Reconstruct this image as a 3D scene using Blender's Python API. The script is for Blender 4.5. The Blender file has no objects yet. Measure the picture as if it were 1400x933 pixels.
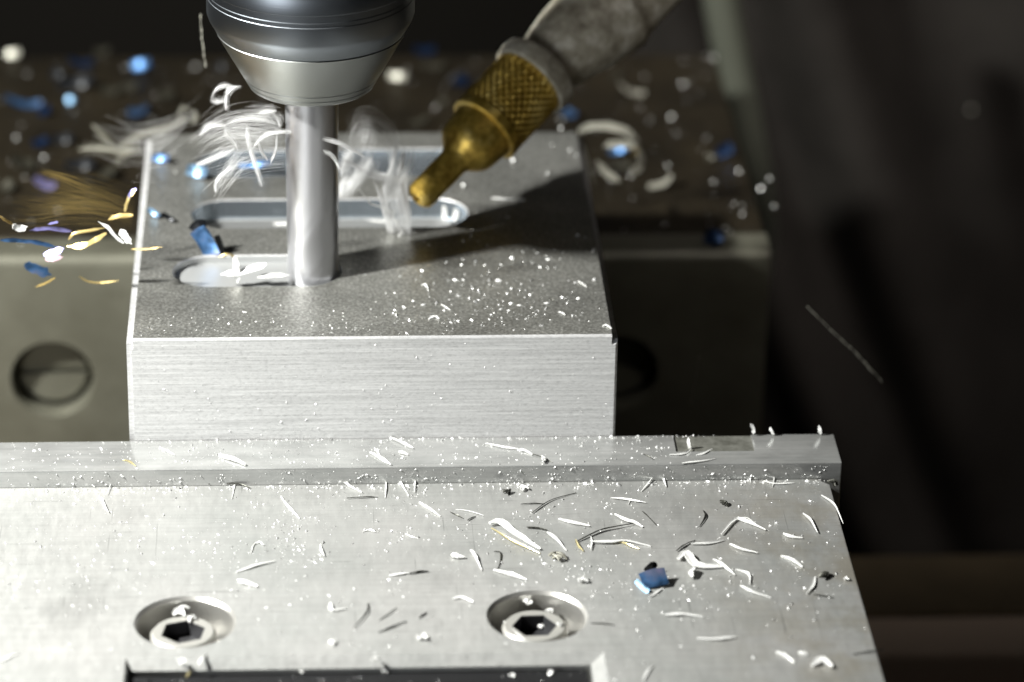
import bpy, bmesh, math, random
from mathutils import Vector, Matrix
R = math.radians
random.seed(11)
scene = bpy.context.scene
COL = scene.collection
S = 0.001                                   # all geometry below is written in millimetres

# ------------------------------------------------------------------ camera, world, lamps, exposure
CAM = Vector((34.93, -590.56, 285.83))
RX = Vector((0.99827, -0.00848, 0.05820)); 
def _axes():
    f, cx, cy = 4900.0, 700.0, 466.5
    Y = Vector((413 - cx, -1915 - cy, f)).normalized()
    a = -0.009
    X = Vector((1, a, (287 + (1915 + cy) * a) / f))
    X = (X - Y * X.dot(Y)).normalized()
    Z = X.cross(Y)
    if Z[1] > 0: Z = -Z
    return X, Y, Z                          # world axes seen in camera space (x right, y down, z forward)
AX, AY, AZ = _axes()
FPX = 4900.0
def cam2world(v): return Vector((AX.dot(v), AY.dot(v), AZ.dot(v)))
def at(u, v, ax, val):
    """where the photograph's point u, v lies on the world plane ax = val (mm)"""
    d = cam2world(Vector(((u - 700) / FPX, (v - 466.5) / FPX, 1)))
    return CAM + d * ((val - CAM[ax]) / d[ax])
cd = bpy.data.cameras.new('camera'); cam = bpy.data.objects.new('camera', cd); COL.objects.link(cam)
r_, u_, b_ = cam2world(Vector((1, 0, 0))), cam2world(Vector((0, -1, 0))), cam2world(Vector((0, 0, -1)))
cam.matrix_world = Matrix(((r_.x, u_.x, b_.x, CAM.x * S), (r_.y, u_.y, b_.y, CAM.y * S), (r_.z, u_.z, b_.z, CAM.z * S), (0, 0, 0, 1)))
cd.sensor_width = 36; cd.lens = FPX / 1400 * 36
cd.clip_start = 0.01; cd.clip_end = 20
cd.dof.use_dof = True; cd.dof.focus_distance = 0.648; cd.dof.aperture_fstop = 11.0
scene.camera = cam

world = bpy.data.worlds.new('World'); scene.world = world; world.use_nodes = True
bg = world.node_tree.nodes['Background']; bg.inputs[0].default_value = (0.9, 0.95, 1.0, 1); bg.inputs[1].default_value = 0.004

def lamp(name, kind, pos, target, energy, color, **kw):
    ld = bpy.data.lights.new(name, kind); ld.energy = energy; ld.color = color
    for k, v in kw.items(): setattr(ld, k, v)
    o = bpy.data.objects.new(name, ld); COL.objects.link(o)
    o.location = Vector(pos) * S
    o.rotation_euler = (Vector(target) - Vector(pos)).to_track_quat('-Z', 'Y').to_euler()
    return o
LAMP_POS = Vector((34, 29, 10)) + Vector((-0.70, -0.297, 0.65)).normalized() * 360
lamp('work_lamp', 'SPOT', LAMP_POS, (40, 20, -10), 17.2, (1.0, 1.0, 0.955), shadow_soft_size=0.014, spot_size=R(120), spot_blend=0.6)
lamp('background_fill', 'SPOT', (300, -120, 480), (165, 275, -45), 15.0, (1.0, 0.93, 0.88), shadow_soft_size=0.10, spot_size=R(28), spot_blend=1.0)  # added fill to brighten curtain, hose and table, no real fixture
lamp('front_fill', 'AREA', (-420, -600, 30), (40, 0, -20), 1.7, (0.93, 0.97, 1.0), shape='RECTANGLE', size=0.30, size_y=0.20)  # added soft fill for the block's front face, no real fixture
scene.view_settings.view_transform = 'Standard'; scene.view_settings.look = 'None'
scene.view_settings.exposure = 0; scene.view_settings.gamma = 1
scene.render.engine = 'CYCLES'
scene.cycles.use_denoising = True
scene.cycles.max_bounces = 8; scene.cycles.caustics_reflective = False
scene.cycles.sample_clamp_indirect = 4

# ------------------------------------------------------------------ helpers
def tag(o, label=None, cat=None, group=None, kind=None):
    if label: o['label'] = label
    if cat: o['category'] = cat
    if group: o['group'] = group
    if kind: o['kind'] = kind
    return o
def empty(name, loc, label=None, cat=None, group=None):
    o = bpy.data.objects.new(name, None); COL.objects.link(o); o.empty_display_size = 0.005
    o.location = Vector(loc) * S
    return tag(o, label, cat, group)
def origin(o):
    v = Vector((0, 0, 0))
    while o is not None: v = v + o.location; o = o.parent
    return v
def link(name, bm, mats, parent=None, base=None, smooth=False, angle=None):
    """bm in mm world coordinates -> one mesh object in metres, standing at base or at its parent's origin"""
    me = bpy.data.meshes.new(name)
    off = Vector(base) if base is not None else (origin(parent) / S if parent else Vector((0, 0, 0)))
    for v in bm.verts: v.co = (v.co - off) * S
    bmesh.ops.recalc_face_normals(bm, faces=bm.faces)
    if smooth:
        for f in bm.faces: f.smooth = True
    bm.to_mesh(me); bm.free()
    if angle is not None: me.set_sharp_from_angle(angle=R(angle))
    for m in (mats if isinstance(mats, (list, tuple)) else [mats]): me.materials.append(m)
    o = bpy.data.objects.new(name, me); COL.objects.link(o)
    if parent: o.parent = parent
    if base is not None: o.location = off * S - (origin(parent) if parent else Vector((0, 0, 0)))
    return o
def copy_tree(o, parent=None):
    c = o.copy(); COL.objects.link(c); c.parent = parent
    for ch in list(o.children): copy_tree(ch, c)
    return c
def box(bm, x0, x1, y0, y1, z0, z1, bev=0, seg=2):
    t = bmesh.new()
    bmesh.ops.create_cube(t, size=1)
    for v in t.verts:
        v.co = Vector((x0 if v.co.x < 0 else x1, y0 if v.co.y < 0 else y1, z0 if v.co.z < 0 else z1))
    if bev: bmesh.ops.bevel(t, geom=list(t.edges), offset=bev, segments=seg, affect='EDGES', profile=0.5)
    merge(bm, t)
def merge(bm, t):
    me = bpy.data.meshes.new('tmp'); t.to_mesh(me); t.free(); bm.from_mesh(me); bpy.data.meshes.remove(me)
def lathe(bm, prof, seg=64, M=None, rad=None):
    """prof [(z, r)] about z; closes the ends on the axis"""
    rings = []
    for z, r in prof:
        ring = []
        for k in range(seg):
            a = 2 * math.pi * k / seg
            rr = rad(z, r, a) if rad else r
            ring.append(bm.verts.new((rr * math.cos(a), rr * math.sin(a), z)))
        rings.append(ring)
    for a, b in zip(rings, rings[1:]):
        for k in range(seg):
            bm.faces.new((a[k], a[(k + 1) % seg], b[(k + 1) % seg], b[k]))
    for ring in (rings[0], rings[-1]): bm.faces.new(ring)
    if M is not None:
        for ring in rings:
            for v in ring: v.co = M @ v.co
def axis_matrix(p, d):
    q = Vector(d).normalized().to_track_quat('Z', 'Y')
    return Matrix.Translation(Vector(p)) @ q.to_matrix().to_4x4()
def prism(bm, pts, z0, z1):
    a = [bm.verts.new((x, y, z0)) for x, y in pts]; b = [bm.verts.new((x, y, z1)) for x, y in pts]
    bm.faces.new(a); bm.faces.new(b[::-1])
    n = len(pts)
    for i in range(n): bm.faces.new((a[i], a[(i + 1) % n], b[(i + 1) % n], b[i]))
def obround(x0, x1, y, r, n=20):
    p = []
    for k in range(n + 1): a = -math.pi / 2 + math.pi * k / n; p.append((x1 - r + r * math.cos(a), y + r * math.sin(a)))
    for k in range(n + 1): a = math.pi / 2 + math.pi * k / n; p.append((x0 + r + r * math.cos(a), y + r * math.sin(a)))
    return p
def hexa(cx, cy, r, rot=0): return [(cx + r * math.cos(rot + k * math.pi / 3), cy + r * math.sin(rot + k * math.pi / 3)) for k in range(6)]
def cut(bm, cutters):
    """bm minus every cutter bmesh (mm, unscaled), by the boolean modifier"""
    me = bpy.data.meshes.new('tmp'); bmesh.ops.recalc_face_normals(bm, faces=bm.faces); bm.to_mesh(me); bm.free()
    o = bpy.data.objects.new('tmp', me); COL.objects.link(o); tmp = [o]
    for c in cutters:
        bmesh.ops.recalc_face_normals(c, faces=c.faces)
        m2 = bpy.data.meshes.new('tmpc'); c.to_mesh(m2); c.free()
        oc = bpy.data.objects.new('tmpc', m2); COL.objects.link(oc); tmp.append(oc)
        md = o.modifiers.new('b', 'BOOLEAN'); md.object = oc; md.operation = 'DIFFERENCE'; md.solver = 'EXACT'
    dg = bpy.context.evaluated_depsgraph_get()
    ev = bpy.data.meshes.new_from_object(o.evaluated_get(dg))
    out = bmesh.new(); out.from_mesh(ev)
    for t in tmp: d = t.data; bpy.data.objects.remove(t); bpy.data.meshes.remove(d)
    bpy.data.meshes.remove(ev)
    return out

# ------------------------------------------------------------------ materials
def mat(name, color, metallic=0.0, rough=0.5, spec=0.5, aniso=0.0):
    m = bpy.data.materials.new(name); m.use_nodes = True
    p = m.node_tree.nodes['Principled BSDF']
    p.inputs['Base Color'].default_value = (*color, 1); p.inputs['Metallic'].default_value = metallic
    p.inputs['Roughness'].default_value = rough; p.inputs['Specular IOR Level'].default_value = spec
    p.inputs['Anisotropic'].default_value = aniso
    return m
def nd(m, t): return m.node_tree.nodes.new(t)
def coords(m, scale=(1, 1, 1), kind='Object'):
    tc, mp = nd(m, 'ShaderNodeTexCoord'), nd(m, 'ShaderNodeMapping')
    mp.inputs['Scale'].default_value = Vector(scale) * 1000        # scale given per millimetre
    m.node_tree.links.new(tc.outputs[kind], mp.inputs['Vector'])
    return mp.outputs['Vector']
def noise(m, scale, detail=3, rough=0.6):
    n = nd(m, 'ShaderNodeTexNoise'); n.inputs['Scale'].default_value = 1
    n.inputs['Detail'].default_value = detail; n.inputs['Roughness'].default_value = rough
    m.node_tree.links.new(coords(m, scale if isinstance(scale, tuple) else (scale,) * 3), n.inputs['Vector'])
    return n.outputs['Fac']
def ramp(m, fac, stops):
    r = nd(m, 'ShaderNodeValToRGB'); e = r.color_ramp.elements
    while len(e) < len(stops): e.new(0.5)
    for el, (p, c) in zip(e, stops):
        el.position = p; el.color = (*c, 1) if isinstance(c, (tuple, list)) else (c, c, c, 1)
    m.node_tree.links.new(fac, r.inputs['Fac'])
    return r.outputs['Color']
def mix(m, a, b, fac, mode='MIX'):
    n = nd(m, 'ShaderNodeMix'); n.data_type = 'RGBA'; n.blend_type = mode
    L = m.node_tree.links.new
    for sock, v in ((n.inputs['Factor'], fac), (n.inputs['A'], a), (n.inputs['B'], b)):
        if isinstance(v, (int, float)): sock.default_value = v
        elif isinstance(v, tuple): sock.default_value = (*v, 1)
        else: L(v, sock)
    return n.outputs['Result']
def setc(m, c): m.node_tree.links.new(c, m.node_tree.nodes['Principled BSDF'].inputs['Base Color'])
def setr(m, c): m.node_tree.links.new(c, m.node_tree.nodes['Principled BSDF'].inputs['Roughness'])
def bump(m, h, dist_mm, strength=1.0, prev=None):
    b = nd(m, 'ShaderNodeBump'); b.inputs['Distance'].default_value = dist_mm * S; b.inputs['Strength'].default_value = strength
    m.node_tree.links.new(h, b.inputs['Height'])
    if prev is not None: m.node_tree.links.new(prev, b.inputs['Normal'])
    m.node_tree.links.new(b.outputs['Normal'], m.node_tree.nodes['Principled BSDF'].inputs['Normal'])
    return b.outputs['Normal']

M = {}
# block: sawn front and flanks / milled top / cut slot walls
m = M['block_side'] = mat('aluminium_sawn', (0.6, 0.6, 0.6), 0.45, 0.42)
st = noise(m, (0.05, 0.05, 4.0), 4, 0.7); sp = noise(m, (1.1, 1.1, 2.4), 3, 0.7)
c = mix(m, ramp(m, st, [(0.3, 0.58), (0.7, 0.92)]), ramp(m, sp, [(0.25, 0.6), (0.45, 0.92), (0.6, 1.0), (0.75, 1.0)]), 0.75, 'MULTIPLY'); setc(m, c)
bump(m, sp, 0.10, 0.55, bump(m, st, 0.05, 0.7))
m = M['block_top'] = mat('aluminium_milled', (0.3, 0.3, 0.3), 0.75, 0.42)
g1 = noise(m, 1.8, 2, 0.75); g2 = noise(m, (0.05, 0.08, 0.05), 3, 0.6); g3 = noise(m, (6, 0.06, 1), 2, 0.5)
c = mix(m, ramp(m, g1, [(0.32, (0.29, 0.288, 0.265)), (0.52, (0.47, 0.467, 0.435)), (0.68, (0.80, 0.80, 0.76))]), ramp(m, g2, [(0.3, 0.7), (0.7, 1.0)]), 1.0, 'MULTIPLY'); setc(m, c)
t1 = noise(m, (0.05, 2.2, 1), 2, 0.5); bump(m, g1, 0.10, 0.4, bump(m, t1, 0.03, 0.4))
m = m0 = M['slot_floor'] = mat('aluminium_fresh_floor', (0.55, 0.56, 0.56), 0.45, 0.36); bump(m0, noise(m0, 0.9, 3), 0.1, 0.4)
m = M['slot_wall'] = mat('aluminium_freshly_cut', (0.52, 0.58, 0.64), 0.85, 0.22)
n1 = noise(m, (0.6, 0.6, 0.03), 3, 0.6); bump(m, n1, 0.5, 0.8)
# vise
m = M['vise'] = mat('ground_steel', (0.5, 0.5, 0.49), 0.35, 0.42)
a1 = noise(m, 0.035, 5, 0.6); a2 = noise(m, (0.9, 0.25, 0.9), 4, 0.7); a3 = noise(m, 0.12, 4, 0.65); a4 = noise(m, (0.02, 1.6, 1.6), 3, 0.6)
c = mix(m, ramp(m, a1, [(0.3, (0.45, 0.46, 0.445)), (0.7, (0.56, 0.555, 0.54))]), ramp(m, a2, [(0.3, 0.86), (0.7, 1.0)]), 1.0, 'MULTIPLY')
sx = nd(m, 'ShaderNodeSeparateXYZ'); m.node_tree.links.new(coords(m), sx.inputs[0])
mr = nd(m, 'ShaderNodeMapRange'); mr.inputs['From Min'].default_value = 55; mr.inputs['From Max'].default_value = 120
m.node_tree.links.new(sx.outputs['X'], mr.inputs['Value'])
stain = mix(m, ramp(m, a3, [(0.4, 0.0), (0.62, 1.0)]), mr.outputs['Result'], 1.0, 'MULTIPLY')
c = mix(m, c, (0.31, 0.265, 0.175), stain)
c = mix(m, c, ramp(m, a4, [(0.35, 0.9), (0.6, 1.0)]), 0.7, 'MULTIPLY')
for k, (sc, lo) in enumerate(((((1.3, 0.035, 1)), 0.70), ((0.06, 1.7, 1), 0.69), ((0.05, 0.05, 0.05), 0.62))):     # scratches two ways, oil smudges
    a5 = noise(m, sc, 2, 0.5); c = mix(m, c, ramp(m, a5, [(lo, 1.0), (lo + (0.025 if k < 2 else 0.1), 0.62 if k < 2 else 0.8)]), 0.8, 'MULTIPLY')
setc(m, c)
setr(m, ramp(m, a2, [(0.3, 0.34), (0.7, 0.5)])); bump(m, a2, 0.05, 0.4)
m = M['jaw_plate'] = mat('hardened_jaw_steel', (0.5, 0.5, 0.5), 0.5, 0.24)
a1 = noise(m, (0.03, 1.5, 1.5), 3, 0.6); a2 = noise(m, (0.15, 0.3, 0.3), 4, 0.6)
c = mix(m, ramp(m, a1, [(0.3, (0.47, 0.48, 0.47)), (0.7, (0.56, 0.56, 0.55))]), ramp(m, a2, [(0.3, 0.8), (0.6, 1.0)]), 1.0, 'MULTIPLY'); setc(m, c)
setr(m, ramp(m, a2, [(0.3, 0.13), (0.7, 0.27)])); bump(m, a1, 0.02, 0.3)
m = M['recess'] = mat('dark_recess_floor', (0.13, 0.13, 0.115), 0.4, 0.4)  # darker mottled floor of the jaw plate recess
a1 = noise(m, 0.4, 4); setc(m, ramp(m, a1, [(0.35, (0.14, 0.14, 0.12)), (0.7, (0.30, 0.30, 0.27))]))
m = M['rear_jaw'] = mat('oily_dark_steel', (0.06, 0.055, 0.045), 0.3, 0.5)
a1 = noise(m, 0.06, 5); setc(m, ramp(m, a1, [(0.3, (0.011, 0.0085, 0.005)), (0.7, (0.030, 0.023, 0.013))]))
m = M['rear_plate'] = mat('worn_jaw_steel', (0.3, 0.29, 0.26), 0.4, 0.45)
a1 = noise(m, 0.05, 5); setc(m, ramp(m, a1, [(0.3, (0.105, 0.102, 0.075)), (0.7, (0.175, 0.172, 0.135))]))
m = M['screw'] = mat('screw_steel', (0.62, 0.61, 0.57), 0.5, 0.38); a1 = noise(m, 0.9, 3); bump(m, a1, 0.1, 0.4)
m = M['hole_wall'] = mat('bored_steel', (0.6, 0.59, 0.56), 0.75, 0.36); bump(m, noise(m, (0.3, 0.3, 2), 3), 0.06, 0.4)
M['socket'] = mat('black_oxide', (0.075, 0.075, 0.08), 0.5, 0.4)
m = M['insert'] = mat('black_plastic', (0.012, 0.012, 0.013), 0, 0.45); a1 = noise(m, 0.5, 4); bump(m, a1, 0.1, 0.3)
# spindle side
m = M['nut'] = mat('turned_steel', (0.29, 0.30, 0.295), 1.0, 0.34, aniso=0.55)
m.node_tree.nodes['Principled BSDF'].inputs['Anisotropic Rotation'].default_value = 0.0; tg = nd(m, 'ShaderNodeTangent'); tg.direction_type = 'RADIAL'; tg.axis = 'Z'; m.node_tree.links.new(tg.outputs[0], m.node_tree.nodes['Principled BSDF'].inputs['Tangent']); a1 = noise(m, (0.02, 0.02, 5), 2); bump(m, a1, 0.015, 0.35)
m = M['holder'] = mat('blued_steel', (0.22, 0.24, 0.265), 1.0, 0.36, aniso=0.55)
m.node_tree.nodes['Principled BSDF'].inputs['Anisotropic Rotation'].default_value = 0.0; tg = nd(m, 'ShaderNodeTangent'); tg.direction_type = 'RADIAL'; tg.axis = 'Z'; m.node_tree.links.new(tg.outputs[0], m.node_tree.nodes['Principled BSDF'].inputs['Tangent']); a1 = noise(m, (0.02, 0.02, 5), 2); bump(m, a1, 0.015, 0.3)
m = M['tool'] = mat('carbide', (0.56, 0.56, 0.58), 0.8, 0.34); a1 = noise(m, (1, 1, 0.08), 2); bump(m, a1, 0.03, 0.3)
m = M['brass'] = mat('aged_brass', (0.45, 0.29, 0.06), 0.6, 0.38)
a1 = noise(m, 0.22, 5, 0.7); a2 = noise(m, 0.9, 3)
c = mix(m, ramp(m, a1, [(0.3, (0.34, 0.20, 0.03)), (0.5, (0.68, 0.46, 0.085)), (0.72, (0.90, 0.70, 0.24))]), ramp(m, a2, [(0.3, 0.75), (0.7, 1.0)]), 1.0, 'MULTIPLY'); setc(m, c)
setr(m, ramp(m, a2, [(0.3, 0.28), (0.7, 0.5)])); bump(m, a2, 0.08, 0.3)
m = M['fitting'] = mat('dirty_grey_fitting', (0.2, 0.19, 0.16), 0.1, 0.55)
a1 = noise(m, 0.16, 5, 0.7); setc(m, ramp(m, a1, [(0.3, (0.14, 0.12, 0.085)), (0.5, (0.42, 0.385, 0.30)), (0.68, (0.75, 0.73, 0.64))])); bump(m, a1, 0.3, 0.4)
# background
m = M['table'] = mat('cast_iron', (0.07, 0.06, 0.045), 0.2, 0.5); a1 = noise(m, 0.04, 4); setc(m, ramp(m, a1, [(0.3, (0.14, 0.11, 0.066)), (0.7, (0.24, 0.19, 0.115))]))
M['table_strip'] = mat('pale_reddish_iron', (0.80, 0.64, 0.50), 0.2, 0.5)  # paler and redder than the table top
m = M['curtain'] = mat('grey_rubber', (0.045, 0.042, 0.042), 0, 0.8, 0.2); a1 = noise(m, 0.02, 3); setc(m, ramp(m, a1, [(0.3, (0.011, 0.0095, 0.008)), (0.7, (0.027, 0.024, 0.021))]))
M['hose'] = mat('pale_green_hose', (0.075, 0.08, 0.062), 0, 0.5)
M['back'] = mat('dark_enclosure', (0.004, 0.0032, 0.002), 0, 0.8, 0.15)
# swarf
def chipmat(name, col, met=0.6, rough=0.3):
    m = mat(name, col, met, rough); a = noise(m, 0.8, 3, 0.6); bump(m, a, 0.12, 0.35)
    if col[2] > col[0] * 1.5 and col[2] > 0.3:      # oxide colours run from deep blue to violet along the chip
        setc(m, ramp(m, noise(m, 0.22, 2), [(0.36, tuple(c * 0.3 for c in col)), (0.5, col), (0.66, (col[0] * 0.6 + 0.16, col[1] * 0.8 + 0.1, col[2])), (0.82, (0.38, 0.34, 0.55))]))
    return m
M['w'] = chipmat('bright_aluminium_chip', (0.96, 0.96, 0.94), 0.25, 0.4)
M['d'] = chipmat('dark_and_shaded_chip', (0.07, 0.07, 0.06), 0.6, 0.4)  # dark colour holds the shade of chips turned from the lamp
M['y'] = chipmat('straw_tinted_chip', (0.82, 0.72, 0.4), 0.7, 0.3)
M['b'] = chipmat('blue_heat_tinted_chip', (0.085, 0.20, 0.42), 0.75, 0.4)
M['lb'] = chipmat('pale_blue_heat_tinted_chip', (0.20, 0.35, 0.52), 0.7, 0.4)
M['nb'] = chipmat('dark_blue_heat_tinted_chip', (0.015, 0.035, 0.09), 0.7, 0.3)
M['v'] = chipmat('violet_heat_tinted_chip', (0.42, 0.40, 0.85), 0.7, 0.4)
M['p'] = chipmat('pink_heat_tinted_chip', (0.85, 0.58, 0.66), 0.7, 0.4)
M['g'] = chipmat('gold_heat_tinted_chip', (0.75, 0.58, 0.24), 0.8, 0.3)
M['k'] = chipmat('black_chip', (0.012, 0.013, 0.015), 0.5, 0.35)
M['gf'] = mat('fine_gold_swarf', (0.34, 0.245, 0.08), 0.4, 0.45)
M['rd'] = chipmat('oily_chip', (0.05, 0.047, 0.035), 0.5, 0.45)
M['st'] = chipmat('soft_white_strand', (0.7, 0.7, 0.7), 0.3, 0.4)
M['pw'] = chipmat('pale_dull_chip', (0.40, 0.39, 0.33), 0.3, 0.4)
M['wf'] = mat('fine_aluminium_swarf', (0.88, 0.88, 0.88), 0.15, 0.5)
M['dust'] = mat('aluminium_dust', (0.85, 0.85, 0.84), 0.3, 0.4)

# ------------------------------------------------------------------ heights found from the photograph (mm, block top = 0)
ZJ, ZV, ZR = -20.8, -24.0, -27.6            # jaw plate top, vise top, rear jaw top
# ------------------------------------------------------------------ setting
def grid_wall(name, fn, nu, nv, m):
    bm = bmesh.new()
    V = [[bm.verts.new(fn(i / nu, j / nv)) for i in range(nu + 1)] for j in range(nv + 1)]
    for j in range(nv):
        for i in range(nu): bm.faces.new((V[j][i], V[j][i + 1], V[j + 1][i + 1], V[j + 1][i]))
    return link(name, bm, m, smooth=True)
bm = bmesh.new(); box(bm, -500, 700, 430, 440, -420, 300)
tag(link('back_wall', bm, M['back']), kind='structure')
bm = bmesh.new(); box(bm, -700, 900, -260, 430, -330, -320)
tag(link('chip_tray_floor', bm, M['back']), kind='structure')

table = empty('machine_table', (150, 0, -180), 'dark cast iron machine table with a slot, under the vise', 'table')
bm = bmesh.new(); box(bm, -260, 520, 87, 112, -170, -110, 0.8); box(bm, -260, 520, -240, 40, -170, -110, 0.8); box(bm, -260, 520, -240, 112, -190, -170.2)
link('table_top', bm, M['table'], table)
bm = bmesh.new(); box(bm, -260, 520, 71, 86.9, -170, -111.2, 1.5)
link('slot_lip', bm, M['table_strip'], table)

def fold(u, v):
    z = 120 - 420 * v
    x = 100 + 420 * u
    s = x - 148.5 + 0.32 * (z + 20) - 0.0003 * (z + 20) ** 2
    d = 10 * math.exp(-((s - 8) / 13) ** 2) + 7 * math.exp(-((s + 26) / 9) ** 2) + 4 * math.exp(-((s - 62) / 22) ** 2) + 5 * math.exp(-((s - 120) / 26) ** 2) - 6 / (1 + math.exp(-(s - 28) / 6)) + 2 * math.sin(s * 0.11 + z * 0.01)
    return (x, 300 - 1.6 * d + 0.25 * (x - 150) * 0.6, z)
o = grid_wall('splash_curtain', fold, 160, 60, M['curtain'])
sm = o.modifiers.new('s', 'SOLIDIFY'); sm.thickness = 0.002
tag(o, 'dark grey splash curtain hanging in slanting folds behind the vise', 'curtain')

def tube(bm, pts, rads, seg=16):
    pts = [Vector(p) for p in pts]; rings = []
    n = len(pts); up = Vector((0.3, 0.2, 0.9))
    for i, p in enumerate(pts):
        t = (pts[min(i + 1, n - 1)] - pts[max(i - 1, 0)]).normalized()
        a = t.cross(up).normalized(); b = t.cross(a)
        r = rads[i] if isinstance(rads, (list, tuple)) else rads
        rings.append([bm.verts.new(p + (a * math.cos(2 * math.pi * k / seg) + b * math.sin(2 * math.pi * k / seg)) * r) for k in range(seg)])
    for a, b in zip(rings, rings[1:]):
        for k in range(seg): bm.faces.new((a[k], a[(k + 1) % seg], b[(k + 1) % seg], b[k]))
    if seg > 2: bm.faces.new(rings[0]); bm.faces.new(rings[-1])
def spline(P, n):
    """n + 1 points on a Catmull-Rom curve through P"""
    P = [Vector(p) for p in P]
    if len(P) == 2: return [P[0].lerp(P[1], i / n) for i in range(n + 1)]
    Q = [P[0] * 2 - P[1]] + P + [P[-1] * 2 - P[-2]]; out = []
    for i in range(n + 1):
        t = i / n * (len(P) - 1); k = min(int(t), len(P) - 2); f = t - k
        a, b, c, d = Q[k:k + 4]
        out.append(0.5 * ((2 * b) + (c - a) * f + (2 * a - 5 * b + 4 * c - d) * f * f + (3 * b - 3 * c + d - a) * f ** 3))
    return out
bm = bmesh.new(); tube(bm, spline([at(977, -60, 1, 235), at(986, 0, 1, 235), at(1003, 90, 1, 235), at(1024, 200, 1, 235), at(1034, 262, 1, 240), at(1036, 320, 1, 250), at(1022, 400, 1, 262)], 30), 4.6)
tag(link('coolant_hose', bm, M['hose'], smooth=True), 'pale green-grey hose running down past the end of the rear jaw', 'hose')

# ------------------------------------------------------------------ the vise
vise = empty('machine_vise', (42, 40, -110), 'steel machine vise clamping the aluminium block, two sunk screws in front', 'vise')
XL, XR = -44.0, 128.6
HOLES = [(12.0, -61.0), (72.0, -60.5)]
bm = bmesh.new(); box(bm, XL, XR, -150, -11.9, -109.8, ZV)
es = [e for e in bm.edges if all(v.co.x > XR - 1 and v.co.y > -12.5 for v in e.verts)] 
bmesh.ops.bevel(bm, geom=es, offset=2.2, segments=1, affect='EDGES')
es = [e for e in bm.edges if all(v.co.z > ZV - 0.1 for v in e.verts)]
bmesh.ops.bevel(bm, geom=es, offset=0.35, segments=2, affect='EDGES', profile=0.5)
cs = []
for hx, hy in HOLES:
    c = bmesh.new(); lathe(c, [(ZV - 7.5, 8.2), (ZV - 0.55, 8.2), (ZV + 0.6, 9.3)], 64, Matrix.Translation((hx, hy, 0))); cs.append(c)
c = bmesh.new()   # the pocket, its rim chamfered
lv = [(2.3, 83.0, -72.3, 0.3), (2.9, 80.3, -74.5, -1.5), (2.9, 80.3, -74.5, -14)]
rings = [[c.verts.new(v) for v in ((x0, -160, ZV + z), (x1, -160, ZV + z), (x1, y, ZV + z), (x0, y, ZV + z))] for x0, x1, y, z in lv]
c.faces.new(rings[0]); c.faces.new(rings[-1][::-1])
for ra, rb in zip(rings, rings[1:]):
    for i in range(4): c.faces.new((ra[i], ra[(i + 1) % 4], rb[(i + 1) % 4], rb[i]))
bmesh.ops.triangulate(c, faces=c.faces)
cs.append(c)
bm = cut(bm, cs)
body = link('front_jaw', bm, [M['vise'], M['hole_wall']], vise, smooth=True, angle=25)
for p in body.data.polygons:
    w = (p.center + origin(vise)) / S
    if w.z < ZV - 0.05 and any((w.x - hx) ** 2 + (w.y - hy) ** 2 < 92 for hx, hy in HOLES): p.material_index = 1
bm = bmesh.new(); box(bm, 3.6, 79.6, -149, -74.9, ZV - 13.8, ZV - 2.2, 0.3)
box(bm, 3.7, 6.5, -148, -76, ZV - 2.3, ZV - 1.7, 0.2)
link('black_insert', bm, M['insert'], vise)

def cap_screw(p, d, hex_rot, hr=5.6):
    """socket cap screw, p the centre of its head's top, d pointing out of the head"""
    Mx = axis_matrix(p, d)
    bm = bmesh.new(); lathe(bm, [(-5.0, hr), (-0.6, hr), (0, hr - 0.5)], 48)
    c = bmesh.new(); prism(c, hexa(0, 0, 3.95, hex_rot), -3.0, 1)
    bm = cut(bm, [c]); bmesh.ops.transform(bm, matrix=Mx, verts=bm.verts)
    s = link('cap_screw', bm, M['screw'], vise, base=p, smooth=True, angle=30)
    b2 = bmesh.new()
    prism(b2, hexa(0, 0, 3.91, hex_rot), -2.95, -2.8)
    # socket walls
    h = hexa(0, 0, 3.91, hex_rot)
    for i in range(6):
        (xa, ya), (xb, yb) = h[i], h[(i + 1) % 6]
        q = [b2.verts.new(v) for v in ((xa, ya, -2.8), (xb, yb, -2.8), (xb, yb, -0.15), (xa, ya, -0.15), (xa * 0.97, ya * 0.97, -2.8), (xb * 0.97, yb * 0.97, -2.8), (xb * 0.97, yb * 0.97, -0.15), (xa * 0.97, ya * 0.97, -0.15))]
        b2.faces.new((q[4], q[5], q[6], q[7])); b2.faces.new((q[3], q[2], q[6], q[7]))
    bmesh.ops.transform(b2, matrix=Mx, verts=b2.verts)
    link('hex_socket', b2, M['socket'], s)
    return s
for i, (hx, hy) in enumerate(HOLES): cap_screw((hx - 0.4, hy, ZV - 1.9), (0, 0, 1), 0.35 if i == 0 else 0.04)

# front jaw plate with a shallow dark recess
bm = bmesh.new(); box(bm, XL - 1, 131.0, -11.8, -0.06, -60, ZJ)
es = [e for e in bm.edges if all(v.co.z > ZJ - 0.1 for v in e.verts) or all(v.co.x > 130 for v in e.verts)]
bmesh.ops.bevel(bm, geom=es, offset=0.3, segments=2, affect='EDGES', profile=0.5)
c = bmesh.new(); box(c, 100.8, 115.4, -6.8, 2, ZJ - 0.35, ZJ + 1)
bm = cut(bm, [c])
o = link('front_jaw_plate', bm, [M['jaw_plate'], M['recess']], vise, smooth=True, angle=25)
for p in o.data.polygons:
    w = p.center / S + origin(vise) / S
    if 100.5 < w.x < 115.6 and w.y > -7 and ZJ - 0.4 < w.z < ZJ - 0.3: p.material_index = 1

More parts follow.
